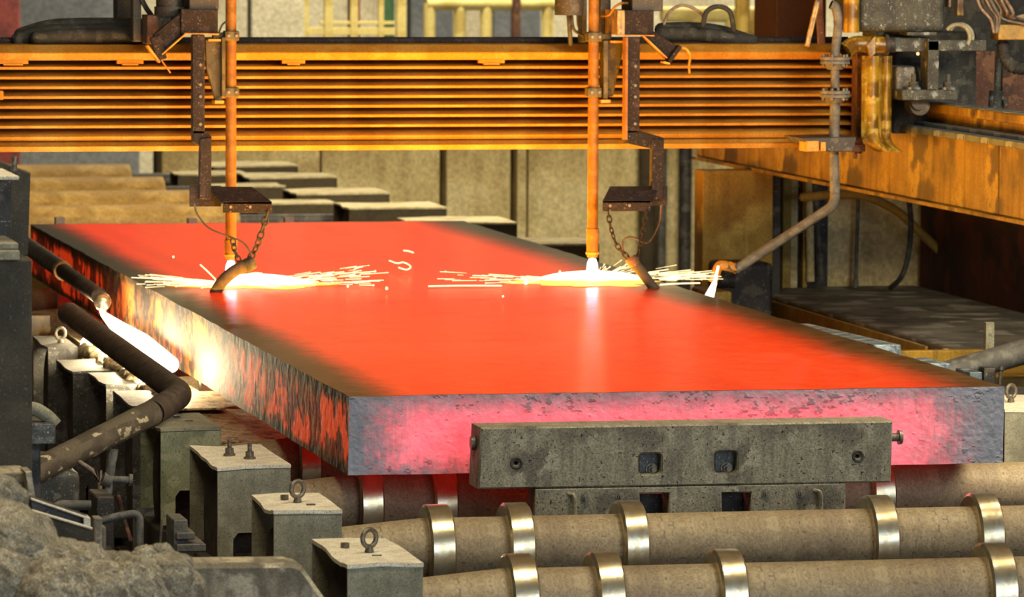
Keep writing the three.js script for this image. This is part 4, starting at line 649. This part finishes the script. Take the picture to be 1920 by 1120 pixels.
// ---------------------------------------------------------------- runway girder, column, platform on the right
{
  const x = 3.05;
  const t = thing('runway_girder', 'yellow-brown streaked runway girder on the right carrying the gantry rail', 'girder');
  obj('web_plate', span(x, x + 0.03, 1.555, 1.815, -7.9, -3.361 - 0.002, 0.002), M.girder, t);
  obj('web_plate', span(x, x + 0.03, 1.555, 1.815, -3.361 + 0.012, -0.2, 0.002), M.girder, t);
  obj('bottom_flange', span(x - 0.025, x + 0.25, 1.54, 1.556, -7.9, -0.2, 0.003), M.girder, t);
  obj('top_flange', span(x - 0.02, x + 0.26, 1.815, 1.84, -7.9, -0.2, 0.003), M.railTop, t);
  const r = thing('crane_rail', 'steel rail on the runway girder with a bright running edge', 'rail');
  obj('foot', span(x + 0.03, x + 0.17, 1.84, 1.855, -7.9, -0.2, 0.003), M.railTop, r);
  obj('web', span(x + 0.085, x + 0.115, 1.855, 1.895, -7.9, -0.2, 0.002), M.girder, r);
  obj('head', span(x + 0.06, x + 0.14, 1.893, 1.93, -7.9, -0.2, 0.006), M.girder, r);
  obj('running_face', span(x + 0.065, x + 0.135, 1.929, 1.934, -7.9, -0.2, 0.002), M.railTop, r);
  const c = thing('girder_column', 'broad yellow-lit steel column under the far end of the runway girder', 'column');
  obj('shaft', [span(2.8, 3.12, 0, 1.545, -6.95, -6.8, 0.006)], M.columnPaint, c);
  obj('rear_web', span(3.12, 3.16, 0, 1.54, -7.2, -6.82, 0.004), M.darkSteel, c);  // dark tone paints in the shadowed right side of the column
  single('girder_column', span(3.0, 3.3, 0, 1.54, -0.7, -0.4, 0.006), M.columnPaint, 'steel column under the near end of the runway girder', 'column');
  single('motor_box', [box(3.008 - 2.777, 0.24, 0.25, (3.008 + 2.777) / 2, 1.047, -6.5, 0.02), cyl([2.765, 1.095, -6.4], [2.836, 1.089, -6.4], 0.04, 0.04, 20), span(2.838, 2.981, 0, 0.916, -6.6, -6.4)], M.darkSteel, 'dark box-shaped motor at the foot of the yellow column', 'motor');
  single('foot_block', span(2.674, 2.779, 0, 1.06, -6.5, -6.2, 0.01), M.columnPaint, 'small yellow-lit block behind the pilot flame', 'block');
}
{
  // raised concrete platform behind the girder, and what stands on it
  const t = structGroup('platform_floor');
  struct('deck', [span(3.08, 3.9, 0, 1.0, -7.2, -4.0, 0.012)], M.platform, t);
  struct('deck', [span(3.06, 3.075, 0.6, 0.985, -7.0, -4.3, 0.004)], M.columnPaint, t);  // thin yellow facing paints the slab's glow onto the concrete side
  struct('edge_bead', span(3.04, 3.075, 0.84, 1.0, -4.03, -3.98, 0.01), M.flange, t);
  struct('wall_niche', span(3.34, 4.0, 0.9, 1.78, -7.5, -7.2, 0.01), M.concrete);
  struct('wall_niche', span(3.12, 3.34, 0.9, 1.535, -7.5, -7.2, 0.01), M.concrete);
  single('rusty_sheet', span(3.9, 3.96, 0.96, 1.56, -7.15, -2.0, 0.004), M.redPanel, 'dark red-brown steel panel at the right behind the runway girder', 'panel');
  for (const [px0, px1, m, l] of [[3.252, 3.289, M.columnPaint, 'narrow yellow strip post right of the column'], [3.289, 3.321, M.concrete, 'pale narrow post second right of the column'], [3.346, 3.366, M.columnPaint, 'thin yellow post third right of the column']]) single('wall_post', span(px0, px1, 1.0, 1.56, -7.2, -7.12, 0.003), m, l, 'post');
  single('wall_recess', span(3.27, 3.478, 1.0, 1.56, -7.22, -7.18, 0.002), M.darkSteel, 'dark recessed strip of wall right of the column', 'recess');
  single('drain_pipe', cyl([3.365, 1.503, -7.1], [3.377, 1.03, -7.1], 0.018), M.concrete, 'pale vertical pipe standing in the dark recess', 'pipe');
  single('drain_pipe', cyl([3.386, 1.504, -7.08], [3.421, 1.04, -7.08], 0.015), M.pipeSteel, 'darker leaning pipe beside the pale one in the recess', 'pipe');
  single('conduit', [cyl([3.601, 1.452, -7.12], [3.591, 1.0, -7.12], 0.009), cyl([3.591, 1.0, -7.12], [3.591, 1.035, -7.12], 0.013)], M.pipeSteel, 'thin vertical conduit on the niche wall', 'pipe');
  single('arched_hose', [tube([[3.281, 1.419, -6.9], [3.415, 1.428, -6.9], [3.562, 1.422, -6.9], [3.711, 1.357, -6.9], [3.835, 1.249, -6.9], [3.94, 1.153, -6.9]], 0.02, 48, 12)], M.columnPaint, 'thick brown hose arching across the niche wall', 'hose');
  single('arched_hose', [tube([[3.676, 1.457, -6.6], [3.69, 1.316, -6.6], [3.679, 1.176, -6.6], [3.649, 1.083, -6.6], [3.631, 1.028, -6.7]], 0.012, 40, 10)], M.blackRubber, 'dark hose hanging from the girder and curving to the platform', 'hose');
  single('rear_post', span(3.92, 3.955, 1.0, 1.56, -7.1, -6.95, 0.003), M.columnPaint, 'yellowish post left of the red-brown panel', 'post');
  single('rear_post', span(3.965, 3.982, 1.0, 1.56, -7.1, -6.95, 0.003), M.concrete, 'thin pale post touching the red-brown panel', 'post');
  single('broken_plate', jitter(bar([2.2, 1.16, -3.08], [2.2, 1.184, -1.91], 0.1, 0.05), 0.01, 14, 5), M.railTop, 'pale blue-grey broken plate edge showing above the slab on the right', 'plate');
  single('broken_plate', jitter(bar([2.22, 1.162, -1.675], [2.22, 1.168, -1.408], 0.1, 0.04), 0.008, 18, 6), M.railTop, 'small pale plate edge left of the thick grey pipe', 'plate');
  single('cross_pipe', [cyl([2.356, 1.042, -2.2], [2.915, 1.186, -2.2], 0.044, 0.044, 28)], M.pipeSteel, 'thick grey pipe slanting up at the right above the slab corner', 'pipe');
  single('marker_post', span(2.701, 2.732, 1.097, 1.238, -2.42, -2.39, 0.002), M.cover, 'short flat pale post standing behind the slanting pipe', 'post');
  single('pipe_clip', [span(2.603, 2.647, 0.9, 1.107, -2.2, -2.1), cyl([2.653, 1.043, -2.08], [2.658, 1.104, -2.08], 0.006), cyl([2.658, 1.1, -2.08], [2.664, 1.111, -2.08], 0.011)], M.darkSteel, 'dark pipe support with a thin valve rod under the slanting pipe', 'support');
  single('drain_block', span(2.52, 2.566, 0.9, 1.102, -2.2, -2.0), M.railTop, 'small blue-grey block under the slanting pipe', 'block');
  single('strut_stand', [span(2.42, 2.9, 0.72, 0.79, -1.3, -1.2, 0.004), bar([2.45, 0.35, -1.25], [2.55, 0.78, -1.25], 0.03, 0.05), bar([2.72, 0.35, -1.25], [2.55, 0.6, -1.25], 0.03, 0.05), span(2.42, 2.9, 0.3, 0.36, -1.3, -1.2, 0.004)], M.yellow, 'yellow steel frame with slanted struts at the right edge below the ring-bolt cover', 'frame');
  single('side_tray', [span(2.42, 3.2, 1.02, 1.05, -2.9, -2.3, 0.004), span(2.42, 3.2, 1.05, 1.1, -2.9, -2.86, 0.004)], M.girder, 'rusty yellow tray edge at the right behind the ring-bolt cover', 'tray');
}
// ---------------------------------------------------------------- end carriage and drive of the gantry
{
  const z = -4.3;
  const g = thing('end_guard', 'rust-streaked yellow guard sheets with flared feet at the beam end', 'guard');
  const sheet = (x0, x1, y0, y1, zz, flare) => { const gg = new THREE.BoxGeometry(x1 - x0, y1 - y0, 0.012, 10, 20, 1).translate((x0 + x1) / 2, (y0 + y1) / 2, zz), p = gg.attributes.position; for (let i = 0; i < p.count; i++) { const u = (p.getX(i) - x0) / (x1 - x0), d = clamp((y0 + 0.06 - p.getY(i)) / 0.06); p.setZ(i, p.getZ(i) + 0.03 * Math.sin(u * Math.PI)); p.setX(i, p.getX(i) + flare * d * d); } gg.computeVertexNormals(); return uvBox(gg); };
  obj('guard_sheet', sheet(2.792, 2.871, 1.748, 2.119, z, 0.06), M.yellow, g);
  obj('guard_sheet', sheet(2.867, 2.921, 1.744, 2.118, z - 0.03, 0.05), M.yellow, g);
  obj('edge_strip', [span(2.795, 2.825, 1.743, 2.147, -4.45, -4.38, 0.004), span(2.773, 2.829, 1.744, 1.773, -4.45, -4.36, 0.004), span(2.795, 2.808, 1.714, 1.748, -4.42, -4.4, 0.002)], M.rustBrown, g);
  const h = thing('swivel_joint', 'yellow swivel joint with a drooping lip above the guard sheets', 'joint');
  obj('elbow', [bent([[2.871, 2.163, -4.25], [2.743, 2.167, -4.25], [2.703, 2.139, -4.23]], 0.032, 0.05, 20)], M.yellow, h);
  obj('lip', [plate([[2.784, 2.163, -4.2], [2.816, 2.197, -4.2], [2.816, 2.132, -4.2], [2.801, 2.119, -4.2]], -4.23, -4.2, 0.003)], M.yellow, h);
  obj('union', [cyl([2.867, 2.163, -4.25], [2.88, 2.163, -4.25], 0.042, 0.042, 24), cyl([2.884, 2.163, -4.25], [2.906, 2.163, -4.25], 0.03, 0.03, 24)], M.darkSteel, h);
  single('yellow_pipe', cyl([2.719, 2.212, -4.2], [2.719, 2.6, -4.2], 0.0315, 0.0315, 24), M.yellow, 'short upright yellow pipe end left of the drive box', 'pipe');
  const d = thing('drive_box', 'large dark grey drive housing at the upper right of the beam', 'housing');
  obj('housing', span(2.753, 3.1, 2.212, 2.6, -4.6, -4.2, 0.03), M.mount, d);
  obj('flange_plate', span(2.941, 3.06, 2.201, 2.214, -4.4, -4.19, 0.003), M.mount, d);
  const f = thing('wheel_frame', 'dark grey mounting frame with a bolted foot standing on the rail', 'frame');
  obj('arm', [span(2.906, 3.054, 2.136, 2.192, -4.4, -4.25, 0.004), span(3.028, 3.265, 2.14, 2.183, -4.3, -4.2, 0.004)], M.mount, f);
  obj('leg', span(3.029, 3.074, 1.991, 2.181, -4.3, -4.2, 0.003), M.mount, f);
  obj('foot', span(2.927, 3.153, 1.95, 1.991, -4.4, -4.2, 0.005), M.mount, f);
  for (const p of [[2.978, 1.991, -4.22], [3.118, 1.99, -4.22]]) { const b = obj('bolt', hexBolt(0.018, 0.06), M.mount, f); b.position.set(...p); }
  obj('bearing_block', [span(2.931, 3.012, 1.98, 2.079, -4.45, -4.3, 0.012), cyl([3.028, 2.028, -4.35], [3.047, 2.028, -4.35], 0.05, 0.045, 24)], M.coverDark, f);
  obj('wheel', [cyl([3.023, 1.928, -4.28], [3.023, 1.928, -4.36], 0.04, 0.04, 32), cyl([3.016, 1.944, -4.26], [3.016, 1.944, -4.28], 0.034, 0.034, 32)], M.darkSteel, f);
  single('sensor_lamp', ball([3.018, 2.127, -4.3], 0.007, 10), glow(1.2, 0.8, 0.4, 0xccaa77), 'tiny pale sensor light in the dark gap under the drive box', 'lamp');
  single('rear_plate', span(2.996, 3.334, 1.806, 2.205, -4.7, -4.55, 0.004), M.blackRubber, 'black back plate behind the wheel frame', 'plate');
  struct('service_floor', span(3.34, 5.8, 1.79, 1.84, -6.3, -4.65, 0.006), M.mount);
  single('brown_cabinet', span(3.47, 3.62, 1.84, 2.112, -5.6, -5.2, 0.006), M.rustBrown, 'plain brown cabinet on the rail behind the wheel frame', 'cabinet');
  single('brown_cabinet', span(3.684, 3.868, 1.84, 2.056, -5.7, -5.3, 0.006), M.rustBrown, 'brown cabinet at the right edge behind the hose', 'cabinet');
  single('floor_stand', [cyl([3.475, 2.117, -4.7], [3.47, 1.947, -4.7], 0.014), cyl([3.466, 1.968, -4.7], [3.466, 1.842, -4.7], 0.028, 0.036, 18), cyl([3.488, 1.911, -4.65], [3.486, 1.936, -4.65], 0.007)], M.mount, 'slim dark stand with a wide foot on the rail', 'stand');
  single('cable_bar', [span(3.312, 3.502, 2.183, 2.243, -4.3, -4.2, 0.004)], M.girder, 'rusty yellow bar carrying cables in the upper right corner', 'bar');
  const R = rng(8), cols = [M.cable, M.sootPipe, M.cable, M.pipeSteel, M.cable, M.sootPipe, M.cable, M.cable], names = ['thin cable draping at the far left of the upper right bundle', 'brown cable second in the upper right bundle', 'grey cable third in the upper right bundle', 'cable crossing the middle of the upper right bundle', 'pale cable fifth in the upper right bundle', 'brown cable sixth in the upper right bundle', 'cable sagging low in the upper right bundle', 'outermost right cable of the upper right bundle'];
  for (let i = 0; i < 8; i++) single('cable', tube([[3.219 + i * 0.012, 2.362, -4.2 + 0.01 * i], [3.237 + i * (0.014 + 0.004 * R()), 2.307 - 0.004 * R() * i, -4.19 + 0.01 * i], [3.274 + i * 0.012, 2.263 + 0.006 * i * R(), -4.18], i < 4 ? [3.29 + i * 0.004, 2.214, -4.19] : [3.426, 2.255 + 0.014 * (i - 5), -4.18]], 0.0045 + 0.002 * R(), 28, 6), cols[i], names[i], 'cable');
  single('corrugated_hose', [tube([[3.362, 2.162, -4.3], [3.371, 2.118, -4.3], [3.406, 2.076, -4.3], [3.472, 2.07, -4.3]], 0.024, 40, 12), ...Array.from({ length: 12 }, (_, i) => { const c = new THREE.CatmullRomCurve3([[3.362, 2.162, -4.3], [3.371, 2.118, -4.3], [3.406, 2.076, -4.3], [3.472, 2.07, -4.3]].map(V)), p = c.getPointAt(i / 12), dd = c.getTangentAt(i / 12); return cyl(p.clone().addScaledVector(dd, -0.004).toArray(), p.clone().addScaledVector(dd, 0.004).toArray(), 0.027, 0.027, 14); })], M.blackRubber, 'thick black ribbed hose looping at the right edge', 'hose');
  single('hose_ring', [...[0, 1].map((k) => { const t2 = new THREE.TorusGeometry(0.05, 0.008, 8, 24, Math.PI).rotateZ(-0.6).translate(3.146 + 0.018 * k, 2.193, -4.2 - 0.02 * k); return uvBox(t2); })], M.cover, 'pair of pale hoses curving behind the mounting frame', 'hose');
  single('dark_backing', [span(3.429, 5.6, 1.84, 3.4, -6.5, -6.3, 0.006)], M.blackRubber, 'added black sheet keeping the view dark behind the drive housing and cables', 'sheet');  // sheet added only to keep the background dark here
  single('yellow_chain_guard', [span(3.191, 3.219, 2.273, 2.6, -4.4, -4.35), span(3.139, 3.152, 2.307, 2.6, -4.35, -4.3)], M.yellow, 'narrow yellow guard right of the drive box', 'guard');
}
// ---- hose bundles lying on the beam
{
  const hose = (label, pts, r) => single('hose_bundle', [...pts.map((q) => tube(q, r, 30, 12))], M.blackRubber, label, 'hose');
  hose('thick black hose bundle lying on the left half of the beam', [[[-.446, 2.176, -4.6], [-.355, 2.201, -4.6], [-.233, 2.205, -4.6], [0.002, 2.209, -4.6]], [[-.43, 2.191, -4.65], [-.328, 2.22, -4.65], [-.206, 2.228, -4.65], [0.019, 2.228, -4.65]], [[-.381, 2.182, -4.55], [-.259, 2.19, -4.55], [-.117, 2.19, -4.55], [0.006, 2.194, -4.55]]], 0.03);
  hose('black hose bundle lying on the right part of the beam', [[[2.065, 2.196, -4.6], [2.215, 2.196, -4.6], [2.345, 2.179, -4.6], [2.431, 2.167, -4.6]], [[2.077, 2.212, -4.65], [2.206, 2.214, -4.65], [2.314, 2.203, -4.65], [2.412, 2.174, -4.65]]], 0.028);
  single('arc_hose', tube([[2.076, 2.236, -4.6], [2.097, 2.283, -4.6], [2.146, 2.308, -4.6], [2.204, 2.292, -4.6], [2.249, 2.25, -4.6]], 0.006, 30, 8), M.cable, 'thin grey hose arc beside the right torch carriage', 'hose');
  single('arc_hose', tube([[2.22, 2.23, -4.55], [2.234, 2.284, -4.55], [2.279, 2.305, -4.55], [2.327, 2.285, -4.55], [2.344, 2.216, -4.55]], 0.01, 30, 10), M.blackRubber, 'black hose arch standing on the right hose bundle', 'hose');
  single('valve_lever', [bar([2.63, 2.344, -4.35], [2.643, 2.165, -4.35], 0.03, 0.012)], M.rustBrown, 'rusty lever bracket left of the flanged pipe top', 'lever');
}
// ---------------------------------------------------------------- hall background above the beam
{
  single('red_brown_column', [span(3.45, 3.693, 0, 4, -8.4, -8, 0.01)], M.darkRed, 'dark red-brown column behind the flanged pipe', 'column');
  single('olive_column', [span(3.702, 3.745, 0, 4, -9.3, -9, 0.01)], M.columnPaint, 'narrow olive column left of the red-brown one', 'column');
  single('grey_board', span(3.703, 4.158, 0, 3.2, -25.2, -25, 0.02), M.paleWall, 'blurred pale grey panel behind the left torch', 'panel');
  single('blue_cabinet', span(1.732, 3.082, 0, 3.2, -27.6, -27, 0.02), M.hallWall, 'blurred blue-grey cabinet front in the upper left corner', 'cabinet');
  single('red_cabinet', span(1.714, 1.966, 0, 3.0, -26.4, -26, 0.02), M.redPaint, 'blurred dark red cabinet at the upper left edge', 'cabinet');
  single('dark_upright', [span(-.047, 0.011, 2.153, 2.6, -4.9, -4.8, 0.006)], M.darkSteel, 'dark upright post left of the left carriage', 'post');
  const rack = thing('pale_rack', 'blurred cream frame rack between the two torches', 'rack');
  for (const [a, b] of [[552, 562], [590, 606], [638, 652], [690, 700], [724, 741]].map((q) => q)) { const k = (v) => 1.693 + (v / 1920) * (10.187 - 1.693); obj('upright', span(k(a), k(b), 0, 2.6, -25.05, -25, 0.004), M.paleYellow, rack); }
  obj('crossbar', span(4.093, 4.882, 1.693, 1.753, -25.06, -25.01, 0.004), M.paleYellow, rack);
  obj('crossbar', span(4.267, 4.882, 1.778, 1.804, -25.06, -25.01, 0.004), M.paleYellow, rack);
  single('green_board', span(4.829, 4.953, 1.0, 2.012, -25.5, -25.4, 0.01), M.greenPaint, 'small dark green board in the cream rack', 'board');
  single('red_board', span(4.578, 4.67, 1.0, 2.012, -25.5, -25.4, 0.01), M.redPaint, 'small dull red board in the cream rack', 'board');
  struct('walkway_floor', span(5.0, 9.6, 0, 1.1, -27.2, -24.6, 0.02), M.hallWall);
  const rail = (label, posts, x0, x1, y, z, m, base = 1.1) => { const t = thing('guard_railing', label, 'railing'); for (const x of posts) obj('railing_post', cyl([x, base, z], [x, y, z], 0.05, 0.05, 12), m, t); obj('handrail', cyl([x0, y, z], [x1, y, z], 0.055, 0.055, 12), m, t); return t; };
  rail('cream guard railing behind the beam between the torches', [5.123, 5.372, 5.591, 6.097], 5.101, 6.176, 1.95, -24.8, M.paleYellow);
  single('dark_post', span(5.79, 5.855, 1.1, 2.3, -24.8, -24.7, 0.01), M.rustBrown, 'dark brown post in the middle of the cream railing', 'post');
  single('grey_locker', span(6.006, 6.42, 1.1, 3, -26.9, -26.5, 0.02), M.hallWall, 'blurred grey locker behind the cream railing', 'locker');
  single('grey_board', span(5.356, 5.724, 1.1, 3, -27, -26.8, 0.02), M.hallWall, 'blurred dull grey panel at the left end of the railing', 'panel');
  rail('yellow pipe railing behind the black hose arch', [6.114, 6.377, 6.526], 5.859, 6.676, 1.963, -20, M.paleYellow, 0);
  single('rear_brace', bar([6.123, 2.136, -18], [5.977, 1.885, -18], 0.08, 0.08), M.columnPaint, 'slanted olive brace left of the olive column', 'brace');
  single('rear_pole', cyl([5.662, 2.186, -17], [5.664, 0, -17], 0.05), M.columnPaint, 'olive pole behind the black hose arch', 'pole');
}
renderer.render(scene, camera);
